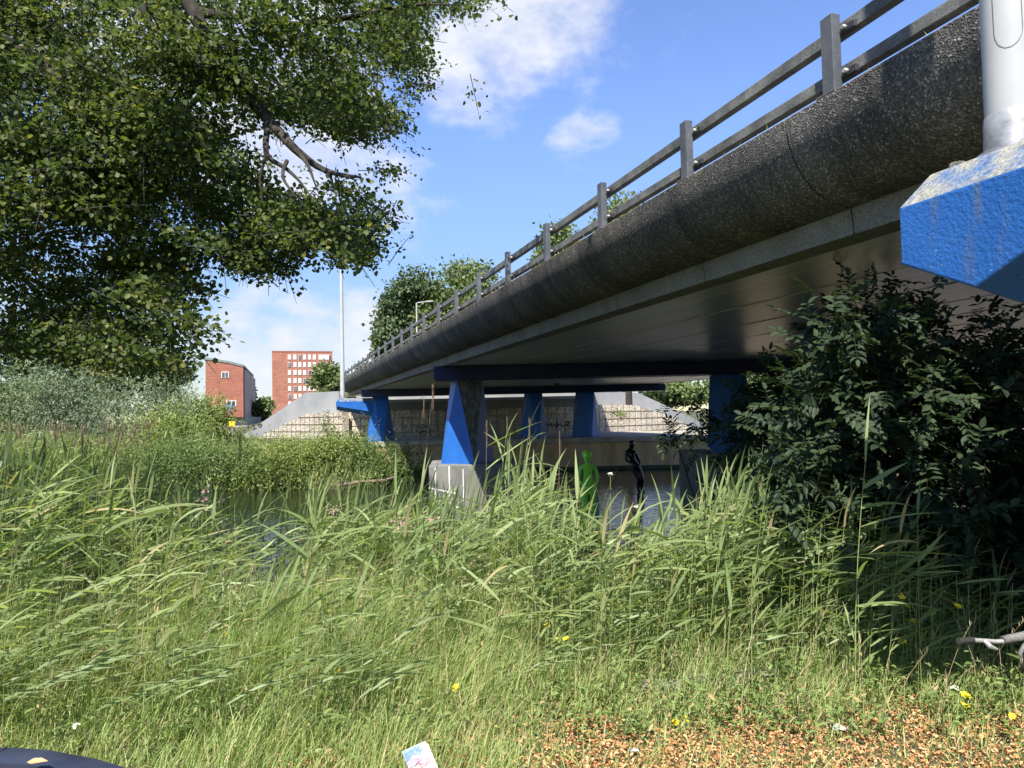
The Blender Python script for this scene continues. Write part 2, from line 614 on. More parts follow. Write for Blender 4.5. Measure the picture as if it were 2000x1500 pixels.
def fascia_mat():
    m, nt, b = new_mat('exposed_aggregate')
    tc = nt.nodes.new('ShaderNodeTexCoord')
    vo = nt.nodes.new('ShaderNodeTexVoronoi')
    vo.inputs['Scale'].default_value = 85
    nt.links.new(tc.outputs['Object'], vo.inputs['Vector'])
    sp = nt.nodes.new('ShaderNodeSeparateColor')
    nt.links.new(vo.outputs['Color'], sp.inputs[0])
    st = ramp(nt, sp.outputs[0], [(0, (.070, .069, .068)), (.55, (.118, .116, .114)), (.9, (.18, .176, .17)), (1, (.38, .37, .355))])
    big = noise(nt, 1.1, 6, .6)
    c = mixc(nt, 1.0, st, ramp(nt, big, [(.3, (.62, .62, .62)), (.7, (1.25, 1.2, 1.15))]), 'MULTIPLY')
    dr = noise(nt, 2.6, 7, .65, stretch=(.15, 1.5, .12))
    c = mixc(nt, 1.0, c, ramp(nt, dr, [(.32, (.62, .62, .63)), (.6, (1.12, 1.1, 1.08))]), 'MULTIPLY')
    # moss and ochre staining along the weathered top edge (own shape, runs down from the coping)
    xz = nt.nodes.new('ShaderNodeSeparateXYZ')
    nt.links.new(tc.outputs['Object'], xz.inputs[0])
    mr = nt.nodes.new('ShaderNodeMapRange')
    mr.inputs['From Min'].default_value = 1.86
    mr.inputs['From Max'].default_value = 2.06
    nt.links.new(xz.outputs[2], mr.inputs['Value'])
    nn = noise(nt, 3.5, 6, .7)
    mu = nt.nodes.new('ShaderNodeMath'); mu.operation = 'MULTIPLY'
    nt.links.new(mr.outputs[0], mu.inputs[0]); nt.links.new(nn, mu.inputs[1])
    k = ramp(nt, mu.outputs[0], [(.40, (0, 0, 0)), (.62, (.75, .75, .75))])
    c = mixc(nt, k, c, (.20, .15, .075))
    nt.links.new(c, b.inputs['Base Color'])
    b.inputs['Roughness'].default_value = .95
    b.inputs['Specular IOR Level'].default_value = .08
    bump(nt, b, vo.outputs['Distance'], .6, .009)
    return m


M['fascia'] = fascia_mat()
M['strip'] = rough_mat('speckled_grey_concrete', (.17, .166, .15), (.27, .262, .235), 2.2, .85, (90, .45, 1.5), .4, .006)


def soffit_mat():
    m, nt, b = new_mat('soffit_concrete')
    f = noise(nt, 1.0, 7, .6, stretch=(3.0, .25, 1))
    f2 = noise(nt, 3.0, 5, .6, stretch=(7.0, .12, 1))
    c = ramp(nt, f, [(.3, (.42, .425, .375)), (.7, (.60, .605, .54))])
    # thin cement joints along the bridge, one every 1.22 m
    tc = nt.nodes.new('ShaderNodeTexCoord')
    xyz = nt.nodes.new('ShaderNodeSeparateXYZ')
    nt.links.new(tc.outputs['Object'], xyz.inputs[0])
    wob = noise(nt, 6.0, 3, .5, stretch=(.1, 1, 1))
    a1 = nt.nodes.new('ShaderNodeMath'); a1.operation = 'MULTIPLY_ADD'
    nt.links.new(wob, a1.inputs[0]); a1.inputs[1].default_value = .02
    nt.links.new(xyz.outputs[0], a1.inputs[2])
    md = nt.nodes.new('ShaderNodeMath'); md.operation = 'PINGPONG'
    nt.links.new(a1.outputs[0], md.inputs[0]); md.inputs[1].default_value = .61
    jl = ramp(nt, md.outputs[0], [(.016, (1, 1, 1)), (.032, (0, 0, 0))])
    br = noise(nt, 2.0, 4, .6, stretch=(.3, 1, 1))
    k = mixc(nt, 1.0, jl, ramp(nt, br, [(.35, (.35,) * 3), (.6, (1,) * 3)]), 'MULTIPLY')
    c = mixc(nt, k, c, (.80, .80, .74))
    nt.links.new(c, b.inputs['Base Color'])
    b.inputs['Roughness'].default_value = .30
    b.inputs['Specular IOR Level'].default_value = .6
    bump(nt, b, f2, .25, .02)
    return m


M['soffit'] = soffit_mat()
M['mortar'] = rough_mat('pale_joint_mortar', (.5, .49, .44), (.75, .74, .68), 3, .8, None, .2)
M['asphalt'] = rough_mat('asphalt', (.04, .04, .042), (.065, .065, .065), 3, .9)
M['rail'] = rough_mat('weathered_grey_rail', (.09, .09, .085), (.22, .22, .20), 5, .6, (70, .6, 1.25), .3, .004, spec=.4)
M['post'] = rough_mat('dark_grey_post', (.07, .075, .085), (.13, .135, .145), 4, .5, (60, .8, 1.15), .15, .003)
M['clamp'] = rough_mat('dark_clamp_steel', (.03, .03, .035), (.07, .07, .075), 12, .5, metal=.3)
M['lamp'] = rough_mat('pale_grey_lamp_paint', (.36, .37, .365), (.46, .46, .45), 1.5, .38, None, .03)
M['alu'] = rough_mat('weathered_aluminium', (.22, .22, .22), (.55, .54, .52), 9, .45, None, .25, metal=.5)
M['black'] = rough_mat('black_gloss', (.004, .004, .006), (.012, .012, .016), 6, .22, None, .05, spec=.7)
M['green_statue'] = rough_mat('bright_green_gloss', (.24, .74, .045), (.30, .80, .07), 6, .26, None, .12, spec=.6)
M['plastic_black'] = rough_mat('blue_black_plastic', (.022, .026, .042), (.042, .050, .075), 5, .24, None, .05, spec=.5)
M['rubber'] = rough_mat('rubber', (.02, .02, .02), (.05, .05, .05), 15, .8)
M['white_paint'] = rough_mat('white_frames', (.72, .72, .70), (.82, .82, .80), 3, .5)
M['dark_paint'] = rough_mat('graffiti_paint', (.02, .02, .022), (.04, .04, .045), 8, .7)
M['roof_grey'] = rough_mat('roof_edge_grey', (.12, .15, .14), (.18, .21, .20), 2, .6)
M['fin'] = rough_mat('pale_pink_fins', (.50, .36, .32), (.58, .44, .40), 1, .7)
M['timber'] = rough_mat('weathered_timber', (.13, .10, .075), (.22, .17, .12), 2, .9, stretch=(1, 1, 6))
M['timber_brown'] = rough_mat('brown_sheet_piling', (.38, .25, .13), (.56, .40, .225), 2.2, .85, None, .3, .02, stretch=(1, 1, .3))
M['sign_y'] = rough_mat('yellow_sign', (.75, .42, .02), (.8, .48, .03), 3, .5)
M['sign_b'] = rough_mat('blue_sign', (.12, .22, .5), (.15, .25, .55), 3, .5)
M['kerb'] = rough_mat('kerb_stone', (.17, .16, .14), (.30, .29, .26), 4, .9, (60, .8, 1.1))
M['white_plastic'] = rough_mat('white_plastic', (.48, .48, .50), (.62, .62, .64), 8, .35)
M['teal'] = rough_mat('teal_panel', (.05, .25, .28), (.07, .3, .32), 3, .5)


def glass_mat(name, col):
    m, nt, b = new_mat(name)
    nt.links.new(ramp(nt, noise(nt, .4, 3), [(.4, col), (.6, tuple(c * 1.6 for c in col))]), b.inputs['Base Color'])
    b.inputs['Roughness'].default_value = .08
    b.inputs['Specular IOR Level'].default_value = .8
    return m


M['glass'] = glass_mat('window_glass', (.05, .06, .07))
M['blind'] = rough_mat('pale_blinds', (.58, .56, .52), (.72, .70, .66), 2, .7)


def gabion_mat():
    m, nt, b = new_mat('gabion_stones')
    tc = nt.nodes.new('ShaderNodeTexCoord')
    vo = nt.nodes.new('ShaderNodeTexVoronoi')
    vo.inputs['Scale'].default_value = 8.5
    nt.links.new(tc.outputs['Object'], vo.inputs['Vector'])
    sp = nt.nodes.new('ShaderNodeSeparateColor')
    nt.links.new(vo.outputs['Color'], sp.inputs[0])
    st = ramp(nt, sp.outputs[0], [(0, (.40, .34, .27)), (.5, (.52, .46, .37)), (1, (.64, .58, .49))])
    gap = ramp(nt, vo.outputs['Distance'], [(.45, (1, 1, 1)), (.9, (.70, .63, .55))])
    c = mixc(nt, 1.0, st, gap, 'MULTIPLY')
    c = mixc(nt, 1.0, c, ramp(nt, noise(nt, .7, 5), [(.3, (.75,) * 3), (.65, (1.1,) * 3)]), 'MULTIPLY')
    nt.links.new(c, b.inputs['Base Color'])
    b.inputs['Roughness'].default_value = .95
    bump(nt, b, vo.outputs['Distance'], .5, -.06)
    return m


M['gabion'] = gabion_mat()
M['wire'] = rough_mat('rusty_wire', (.10, .075, .05), (.17, .13, .09), 5, .7)


def water_mat():
    m, nt, b = new_mat('river_water')
    b.inputs['Base Color'].default_value = (.012, .016, .008, 1)
    b.inputs['Roughness'].default_value = .04
    b.inputs['IOR'].default_value = 1.33
    b.inputs['Specular IOR Level'].default_value = .55
    f = noise(nt, 2.2, 4, .55, stretch=(.55, 1.5, 1))
    f2 = noise(nt, 9.0, 3, .5, stretch=(.5, 1.6, 1))
    ad = nt.nodes.new('ShaderNodeMath'); ad.operation = 'MULTIPLY_ADD'
    nt.links.new(f2, ad.inputs[0]); ad.inputs[1].default_value = .25
    nt.links.new(f, ad.inputs[2])
    bump(nt, b, ad.outputs[0], .22, .06)
    return m


M['water'] = water_mat()

# ------------------------------------------------------------------ terrain, water, paths
def sstep(a, b, x):
    t = np.clip((x - a) / (b - a), 0, 1)
    return t * t * (3 - 2 * t)


def ground_z(x, y):
    x = np.asarray(x, float); y = np.asarray(y, float)
    e0 = 5.4 + 0.25 * np.sin(x * 1.3) + sstep(2.0, 5.0, x) * 2.2        # bank edge; a spit under the bridge
    z = GZ + 0.05 * np.sin(x * 2.1 + y) * np.sin(y * 1.7)
    z = z - 1.25 * sstep(e0, e0 + 3.4, y) - 0.6 * sstep(e0 + 3.0, e0 + 6.0, y)
    # far bank: left of the quay an earth bank from y = 26.5
    wob = 0.7 * np.sin(x * .45) + .3 * np.sin(x * 1.1)
    left = 1.35 * sstep(26.2 + wob, 28.6 + wob, y) + .8 * sstep(28.5, 37, y)
    quay = 2.25 * sstep(34.15, 34.3, y)
    k = sstep(-6.6, -5.6, x)
    far = left * (1 - k) + quay * k
    z = z + far
    # road embankment behind the abutment
    lat = x * BN[0] + y * BN[1] - LAT0 - 7.5
    emb = (1 - sstep(7.0, 15.0, np.abs(lat))) * sstep(0, 2.0, y - 45.6 - .9 * np.maximum(0, -9.5 - x) - .8 * np.maximum(0, x - 5))
    z = z * (1 - emb) + 1.72 * emb
    return z


def build_terrain():
    def axis(lo, hi, fine_lo, fine_hi, step):
        a = list(np.arange(fine_lo, fine_hi + 1e-6, step))
        v = fine_hi; s = step
        while v < hi:
            s *= 1.35; v += s; a.append(v)
        v = fine_lo; s = step
        while v > lo:
            s *= 1.35; v -= s; a.insert(0, v)
        return np.array(a)
    xs = axis(-900, 900, -30, 26, .4)
    ys = axis(-200, 1500, -2, 60, .35)
    X, Y = np.meshgrid(xs, ys)
    Z = ground_z(X, Y)
    V = np.stack([X, Y, Z], -1).reshape(-1, 3)
    nx = len(xs)
    i, j = np.meshgrid(np.arange(len(ys) - 1), np.arange(nx - 1), indexing='ij')
    a = (i * nx + j).ravel()
    F = np.stack([a, a + 1, a + nx + 1, a + nx], 1)
    o = np_mesh('ground', V, F, ground_mat(), smooth=True)
    tag(o, 'grassy river banks with bare brown soil', 'ground', kind='structure')


def ground_mat():
    m, nt, b = new_mat('bank_soil')
    f = noise(nt, 1.2, 8, .65)
    f2 = noise(nt, 30, 4, .7)
    c = ramp(nt, f, [(.3, (.045, .042, .018)), (.5, (.085, .085, .03)), (.7, (.13, .11, .05))])
    c = mixc(nt, 1.0, c, ramp(nt, f2, [(.35, (.55,) * 3), (.7, (1.25,) * 3)]), 'MULTIPLY')
    nt.links.new(c, b.inputs['Base Color'])
    b.inputs['Roughness'].default_value = .95
    bump(nt, b, f2, .6, .03)
    return m


build_terrain()
mb = MB()
mb.add([(-260, 3.5, WZ), (260, 3.5, WZ), (260, 60, WZ), (-260, 60, WZ)], [(0, 1, 2, 3)])
tag(mb.build('river_water', M['water'], fix=False), 'dark rippled river water under the bridge', 'water', kind='structure')
mb = MB()
mb.box((14, 38.9, -1.27), (41, 9.0, .16))
tag(mb.build('walkway', M['path'], bevel=.02), 'paved walkway along the quay under the bridge', 'path', kind='structure')

# ------------------------------------------------------------------ bridge
S0, S1 = -14.0, 45.2


def broot(name):
    return empty(name, BN * LAT0, ANG)


def bw(lat, s, z):
    """bridge frame -> world"""
    return BN * (lat + LAT0) + BD * s + np.array([0, 0, z + SLOPE * s])


def blocal(p):
    q = np.asarray(p, float) - BN * LAT0
    return np.array([q @ BN, q @ BD, q[2]])


def sl_(p):
    return (p[0], p[1], p[2] + SLOPE * p[1])


bridge = broot('road_bridge')
tag(bridge, 'concrete road bridge with dark curved parapet face over the river', 'bridge')


def fascia_profile():
    pr = []
    for k in range(13):
        t = math.radians(90 * k / 12)
        pr.append((.55 * (1 - math.cos(t)), 2.03 - .59 * math.sin(t)))
    return pr


def fascia_panel(s0, s1, mirror=False):
    m = MB()
    out = fascia_profile()
    W = 14.6
    fx = (lambda l: W - l) if mirror else (lambda l: l)
    sec = out + [(.83, 1.445), (.83, 1.8), (.32, 2.045), (.03, 2.05)]
    rings = [[sl_((fx(l), s, z)) for l, z in sec] for s in (s0, s1)]
    n = len(sec)
    vs = rings[0] + rings[1]
    for j in range(n):
        k = (j + 1) % n
        m.add([rings[0][j], rings[0][k], rings[1][k], rings[1][j]], [(0, 1, 2, 3)], 0, j < 12)
    m.add(rings[0], [tuple(range(n))], 0)
    m.add(rings[1], [tuple(range(n))], 0)
    return m


def drip_strip(s0, s1, mirror=False):
    m = MB()
    W = 14.6
    fx = (lambda l: W - l) if mirror else (lambda l: l)
    sec = [(.553, 1.437), (.575, 1.25), (.83, 1.25), (.83, 1.437)]
    r = [[sl_((fx(l), s, z)) for l, z in sec] for s in (s0, s1)]
    m.loft(r, 0, False)
    return m


E_JOINT, PANEL = 4.15, 1.93
k = math.ceil((S0 - E_JOINT) / PANEL)
while E_JOINT + k * PANEL < S1 - .5:
    a = E_JOINT + k * PANEL + .008
    b = min(E_JOINT + (k + 1) * PANEL - .008, S1)
    fascia_panel(a, b).build('fascia_panel', M['fascia'], bridge)
    drip_strip(a, b).build('edge_strip', M['strip'], bridge)
    k += 1
fascia_panel(S0, 40.2, True).build('fascia_panel', M['fascia'], bridge)
drip_strip(S0, 40.2, True).build('edge_strip', M['strip'], bridge)

m = MB()
lats = np.linspace(.835, 13.765, 13)
rows = []
for l in lats:
    e = 45.2 - .323 * l
    rows.append([sl_((l, S0, 1.26)), sl_((l, e, 1.26))])
for i in range(len(lats) - 1):
    m.add([rows[i][0], rows[i + 1][0], rows[i + 1][1], rows[i][1]], [(0, 1, 2, 3)])
t = [sl_((.835, S0, 1.79)), sl_((13.765, S0, 1.79)), sl_((13.765, 45.2 - .323 * 13.765, 1.79)), sl_((.835, 45.2 - .27, 1.79))]
bt = [rows[0][0], rows[-1][0], rows[-1][1], rows[0][1]]
m.add(t, [(0, 1, 2, 3)], 1)
for i in range(4):
    j = (i + 1) % 4
    m.add([bt[i], bt[j], t[j], t[i]], [(0, 1, 2, 3)])
m.build('deck_slab', [M['soffit'], M['asphalt']], bridge)
for i in range(1, 11):
    lat = .83 + 1.22 * i
    m = MB()
    gj = random.Random(i)
    st = np.arange(S0, 44.8 - .323 * lat, .35)
    m.loft([[sl_((lat + gj.uniform(-.006, .006) + dx * gj.uniform(.5, 1.3), s, z)) for dx, z in ((-.011, 1.262), (0, 1.262 - gj.choice((.004, .007, .012))), (.011, 1.262))] for s in st], 0, False)
    m.build('joint_bead', M['mortar'], bridge)
# scupper boxes under the deck
for lat, s in ((6.2, 6.4), (4.0, 20.5), (8.2, 29.5)):
    m = MB()
    m.box(sl_((lat, s, 1.20)), (.16, .16, .1))
    m.tube([sl_((lat, s, 1.16)), sl_((lat, s, 1.09))], .05, 10)
    m.build('drain_outlet', M['clamp'], bridge)


def cap_beam(x0, x1, Y, z0, z1, depth):
    m = MB()
    ends = []
    for x in (x0, x1):
        sec = []
        for dy, z in ((-depth / 2, z0), (depth / 2, z0), (depth / 2, z1), (-depth / 2, z1)):
            sec.append(blocal((x, Y + dy, z)))
        ends.append(sec)
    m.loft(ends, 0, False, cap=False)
    m.add(ends[0], [(0, 1, 2, 3)], 1)
    m.add(ends[1], [(3, 2, 1, 0)], 0)
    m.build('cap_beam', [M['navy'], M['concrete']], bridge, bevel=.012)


pB = P(847, 725, 18.6)
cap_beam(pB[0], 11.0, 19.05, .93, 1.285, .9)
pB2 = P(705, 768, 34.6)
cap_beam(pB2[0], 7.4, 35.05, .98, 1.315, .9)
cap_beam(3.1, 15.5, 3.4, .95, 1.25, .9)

# abutment behind the far row
ab = MB()
ab.box((-2.75, 45.1, .0), (15.1, .8, 2.62))
ab.box((-2.75, 44.5, .95), (15.1, .4, .2))
o = ab.build('bridge_abutment', M['concrete_wall_grey'], bevel=.02)
tag(o, 'grey concrete abutment wall closing the far end under the bridge', 'abutment')

# ------------------------------------------------------------------ railing
rail_root = broot('bridge_railing')
tag(rail_root, 'dark grey two-rail steel railing along the bridge edge', 'railing')
R0, R1 = -13.0, 45.0
for zc, hh in ((2.505, .092), (2.215, .085)):
    m = MB()
    m.loft([[sl_((.19 + dx, s, zc + dz)) for dx, dz in ((-.035, -hh / 2), (.035, -hh / 2), (.035, hh / 2), (-.035, hh / 2))] for s in np.linspace(R0, R1, 30)], 0, False)
    m.build('rail', M['rail'], rail_root, bevel=.006)
for k in range(-9, 24):
    s = 3.776 + 1.783 * k
    if s > R1: break
    m = MB()
    zb = SLOPE * s
    m.box((.085, s, 2.312 + zb), (.07, .105, .545))
    m.box((.085, s, 2.055 + zb), (.13, .17, .016))
    po = m.build('post', M['post'], rail_root, bevel=.004)
    for zc in (2.47, 2.178):
        c = MB()
        sec = ((-.018, -.16), (-.018, .05), (.018, .05), (.018, -.02), (.030, -.06), (.030, -.16))
        c.prism([(.130, s + b, zc + zb + a) for a, b in sec], (.05, 0, 0))
        c.build('clamp', M['clamp'], po, bevel=.004)
        c = MB()
        c.tube([(.10, s - .085, zc + zb + .012), (.16, s - .085, zc + zb + .012)], .016, 6)
        c.build('bolt', M['alu'], po)

# ------------------------------------------------------------------ piers
def antiprism(center, z0, z1, rb, rt, twist=ANG, grime=False):
    m = MB()
    bot = [(center[0] + rb * math.cos(twist + q), center[1] + rb * math.sin(twist + q), z0) for q in [math.pi / 2 * k for k in range(4)]]
    top = [(center[0] + rt * math.cos(twist + q), center[1] + rt * math.sin(twist + q), z1) for q in [math.pi / 2 * k + math.pi / 4 for k in range(4)]]
    for k in range(4):
        j = (k + 1) % 4
        m.add([bot[k], bot[j], top[k]], [(0, 1, 2)], 0)                       # upright facet
        nf = 1 if (grime and k == 3) else 0
        m.add([top[(k - 1) % 4], bot[k], top[k]], [(0, 1, 2)], 0 if not (grime and k == 3) else 1)
    m.add(bot[::-1], [(0, 1, 2, 3)])
    m.add(top, [(0, 1, 2, 3)])
    return m


def bracket_mb(s_c, lat_tip, lat_root, zt, hw=.34, drop=0.0):
    """pointed-bottom cantilever from the column out past the fascia, in world space"""
    m = MB()
    def sec(lat, inset, zt_, zl, zv, w):
        pts = [(-w + inset * .6, zt_), (-w, zt_ - .14 if inset == 0 else zt_ - .14), (-w, zl), (0, zv), (w, zl), (w, zt_ - .14), (w - inset * .6, zt_)]
        return [bw(lat, s_c + p[0], p[1]) for p in pts]
    zl, zv = zt - .39, zt - .55
    r = []
    r.append(sec(lat_tip, .1, zt - .14, zl + .005, zv + .005, hw))
    r[0] = [bw(lat_tip, s_c + p[0], p[1]) for p in ((-hw, zt - .145), (-hw, zt - .25), (-hw, zl), (0, zv), (hw, zl), (hw, zt - .25), (hw, zt - .145))]
    r.append([bw(lat_tip + .13, s_c + p[0], p[1]) for p in ((-hw + .05, zt), (-hw, zt - .16), (-hw, zl - .02), (0, zv - .03), (hw, zl - .02), (hw, zt - .16), (hw - .05, zt))])
    r.append([bw(lat_root, s_c + p[0], p[1]) for p in ((-hw + .05, zt + .0), (-hw, zt - .16), (-hw, zl - .35 - drop), (0, zv - .4 - drop), (hw, zl - .35 - drop), (hw, zt - .16), (hw - .05, zt + .0))])
    m.loft([r[0], r[1]], 0, False, cap=False)
    m.loft([r[1], r[2]], 0, False, cap=False)
    m.add(r[0], [tuple(range(7))], 0)
    m.add(r[2], [tuple(range(7))[::-1]], 0)
    # worn ledge: the sloped band on the tip and the flat top
    for i, f in enumerate(m.f):
        zs = [m.v[q][2] for q in f]
        if min(zs) > bw(0, s_c, zt)[2] - .17: m.m[i] = 1
    return m


def on_row(px, Y):
    return P(px, 800, Y)


pier_specs = [
    ('front', 912, 19.2, -1.27, .93, True, 'bright blue faceted pier on a chalk-marked concrete block in the river'),
    ('front', 1424, 19.4, -1.12, .93, False, 'dark blue faceted pier half hidden by the bush branches'),
    ('front', 1580, 19.6, -1.12, .93, False, 'dark blue pier deep behind the leafy bush, right of the half hidden pier'),
    ('back', 743, 35.4, -1.5, .99, False, 'blue pier on the far bank carrying the tall street lamp on its arm'),
    ('back', 1042, 35.4, -1.22, .99, False, 'shadowed blue pier on the far quay, left one of the close pair'),
    ('back', 1143, 35.4, -1.22, .99, False, 'shadowed blue pier on the far quay, right one of the close pair'),
]
for row, px, Y, z0, z1, gr, lab in pier_specs:
    c = on_row(px, Y)
    o = empty('bridge_pier', (c[0], c[1], z0))
    tag(o, lab, 'pier', 'blue bridge piers')
    mm = antiprism((0, 0), 0, z1 - z0, .735, .49, ANG, gr)
    mm.build('column', [M['blue_smooth'], M['grime']], o)
    if row == 'front':
        q = MB()
        h = z0 + 3.3
        q.box((.16, .25, -h / 2), (2.35, 2.3, h), 0, math.radians(4))
        cp = q.build('pile_cap', M['cap_conc'], o, bevel=.02)
        if gr:
            g = MB()
            y0 = -.91
            rot = Matrix.Rotation(math.radians(4), 3, 'Z')
            for (x0_, z0_, x1_, z1_, w) in ((-.85, -.05, -.85, -1.2, .03), (-.5, -.02, -.5, -1.3, .03), (-1.02, -.55, -.3, -.72, .035), (-.15, -.1, -.15, -.9, .018), (-.95, -1.1, -.2, -1.05, .022)):
                dx, dz = x1_ - x0_, z1_ - z0_
                l = math.hypot(dx, dz); nx, nz = -dz / l * w / 2, dx / l * w / 2
                pl = [(x0_ + nx, y0 + .0, z0_ + nz), (x1_ + nx, y0, z1_ + nz), (x1_ - nx, y0, z1_ - nz), (x0_ - nx, y0, z0_ - nz)]
                g.prism([tuple(rot @ (Vector(p) - Vector((.16, .25, 0))) + Vector((.16, .25, 0))) for p in pl], (0, .012, 0))
            g.build('chalk_lines', M['white_paint'], cp)
    if px == 743:
        cs = blocal(c)
        bm_ = bracket_mb(cs[1], -.84, cs[0] - .1, .86, .33)
        bo = bm_.build('lamp_bracket', [M['blue_smooth'], M['blue_worn']], None)
        bo.parent = o
        bo.matrix_parent_inverse = Matrix.Translation((-c[0], -c[1], -z0))

# near pier beside the camera (only its bracket reaches into the picture)
s_near = 2.08
c = bw(1.15, s_near, 0)
near_pier = empty('bridge_pier', (c[0], c[1], GZ - .1))
tag(near_pier, 'close weathered blue pier with rough paint and a pointed bracket end', 'pier', 'blue bridge piers')
antiprism((0, 0), 0, .93 - GZ + .1, .735, .49, ANG).build('column', [M['blue'], M['grime']], near_pier)
bo = bracket_mb(s_near, -.84, 1.05, 1.0).build('lamp_bracket', [M['blue'], M['blue_worn']], None, bevel=.008)
bo.parent = near_pier
bo.matrix_parent_inverse = Matrix.Translation((-c[0], -c[1], -GZ + .1))
m = MB()
q = bw(-.66, s_near + .2, 1.0)
m.tube([q + np.array([0, 0, -.01]), q + np.array([0, 0, .025])], [.034, .03], 7)
m.build('anchor_bolt', M['grime'], near_pier).matrix_parent_inverse = Matrix.Translation((-c[0], -c[1], -GZ + .1))

# two more columns of the near row, right of the picture
for lat, lab in ((8.2, 'blue pier at the near row behind the leafy bush'),):
    c = bw(lat, 1.0, 0)
    o = empty('bridge_pier', (c[0], c[1], GZ - .1))
    tag(o, lab, 'pier', 'blue bridge piers')
    antiprism((0, 0), 0, .95 - GZ + .1, .735, .49, ANG).build('column', M['blue_smooth'], o)


# ------------------------------------------------------------------ street lamps
def street_lamp(base, H, r0, r1, arm_dir, arm_len, label, sleeve=True, door=False):
    o = empty('street_lamp', base)
    tag(o, label, 'street lamp', 'grey street lamps')
    m = MB()
    zs = [0.0, .3, 2.0, H * .6, H - .3, H]
    m.tube([(0, 0, z) for z in zs], [r0 + (r1 - r0) * z / H for z in zs], 28)
    m.build('pole', M['lamp'], o)
    if sleeve:
        m = MB()
        m.tube([(0, 0, 0), (0, 0, .02), (0, 0, .021), (0, 0, .155), (0, 0, .175)], [r0 + .035, r0 + .035, r0 + .008, r0 + .006, r0 + .001], 28)
        m.build('base_sleeve', M['alu'], o)
    if door:
        m = MB()
        R = r0 - .0005
        a0, a1, zb, zt = math.radians(205), math.radians(262), .42, 1.25
        pts = []
        for k in range(41):
            t = k / 40
            if t < .3:
                a, z = a0, zt - (zt - zb - .08) * t / .3
            elif t > .7:
                a, z = a1, zb + .08 + (zt - zb - .08) * (t - .7) / .3
            else:
                q = (t - .3) / .4 * math.pi
                a = (a0 + a1) / 2 - (a1 - a0) / 2 * math.cos(q)
                z = zb + .08 - .08 * math.sin(q)
            pts.append((R * math.cos(a), R * math.sin(a), z))
        m.tube(pts, .0009, 6)
        m.build('access_door', M['rail'], o)
    m = MB()
    a = np.array(arm_dir) / np.linalg.norm(arm_dir)
    m.tube([(0, 0, H - .05), (a[0] * .15, a[1] * .15, H + .02), (a[0] * (arm_len - .5), a[1] * (arm_len - .5), H + .06)], r1 * .85, 10)
    m.build('arm', M['lamp'], o)
    m = MB()
    rings = []
    pr = np.array([-a[1], a[0]])
    for t, w, h in ((0, .05, .05), (.1, .11, .07), (.35, .14, .08), (.6, .10, .05), (.7, .03, .02)):
        cx = a * (arm_len - .55 + t)
        rings.append([(cx[0] + pr[0] * w * math.cos(q), cx[1] + pr[1] * w * math.cos(q), H + .07 + h * math.sin(q)) for q in [math.pi * 2 * k / 10 for k in range(10)]])
    m.loft(rings)
    m.build('lamp_head', M['lamp'], o)
    return o


b0 = P(668, 781, 35.0)
cs = blocal(on_row(743, 35.4))
lb = bw(-.55, cs[1], .86)
street_lamp(lb, 8.05, .115, .06, BN[:2], 2.2, 'tall pale lamp on the far blue bracket, its head among the tree leaves')
lb = bw(-.55, s_near + .03, 1.0)
street_lamp(lb, 8.0, .100, .06, BN[:2], 2.2, 'pale grey lamp pole standing close by on the near blue bracket', door=True)
q = P(815, 700, 58.0)
street_lamp((q[0], q[1], 1.7), 7.5, .09, .05, (1, -.1), 1.3, 'small distant lamp behind the railing against dark trees', sleeve=False)

# ------------------------------------------------------------------ far side walls
wl0 = P(655, 790, 44.2); wld = unit(np.array([-.75, .66, 0])); wln = np.array([-.66, -.75, 0])
wr0 = P(1166, 790, 44.2); wrd = unit(np.array([.8, .6, 0])); wrn = np.array([.6, -.8, 0])


def wall_poly(pix, p0, nrm, off, name, mat):
    pts = [PV(x, y, p0, nrm) for x, y in pix]
    m = MB()
    m.prism(pts, -np.array(nrm) * off)
    return m.build(name, mat)


wl = wall_poly([(662, 764), (597, 767), (470, 853), (470, 880), (662, 880)], wl0, wln, .4, 'wing_wall', M['concrete_wall_grey'])
tag(wl, 'sloping grey concrete wing wall with graffiti, left of the bridge end', 'wall', 'sloping wing walls')
wr = wall_poly([(1158, 764), (1246, 767), (1374, 826), (1374, 855), (1158, 855)], wr0, wrn, .4, 'wing_wall', M['concrete_wall_grey'])
tag(wr, 'sloping sunlit concrete wing wall seen under the bridge on the right', 'wall', 'sloping wing walls')

# graffiti letters on the left wing wall
def stroke(m, pix, p0, nrm, w, out=.012):
    pts = [PV(x, y, p0 + nrm * .004, nrm) for x, y in pix]
    u = unit(np.cross(np.array([0, 0, 1.0]), nrm))
    for a, b in zip(pts[:-1], pts[1:]):
        t = unit(b - a); s = np.cross(t, nrm) * w / 2
        a2, b2 = a - t * w * .3, b + t * w * .3
        m.prism([a2 + s, b2 + s, b2 - s, a2 - s], nrm * out)


gm = MB()
W_ = .07
stroke(gm, [(492, 832), (498, 829)], wl0, wln, W_); stroke(gm, [(495, 830.5), (498, 838)], wl0, wln, W_); stroke(gm, [(494, 839.5), (501, 836)], wl0, wln, W_)
stroke(gm, [(502, 827), (507, 834.5)], wl0, wln, W_)
stroke(gm, [(502, 827), (506, 825), (509, 826), (508.5, 829), (504.5, 831)], wl0, wln, W_)
stroke(gm, [(504.5, 831), (509, 829), (512, 830), (511, 833), (507, 834.5)], wl0, wln, W_)
stroke(gm, [(484, 836), (486, 833.5), (488, 834)], wl0, wln, W_); stroke(gm, [(485, 835), (488, 841)], wl0, wln, W_); stroke(gm, [(474, 842), (480, 840)], wl0, wln, W_)
go = gm.build('graffiti', M['dark_paint'], wl)

# gabions: left wing, middle and right wing make one revetment
gab = MB()
gl0 = wl0 + wln * .55
gr0 = wr0 + wrn * .55
wires = MB()


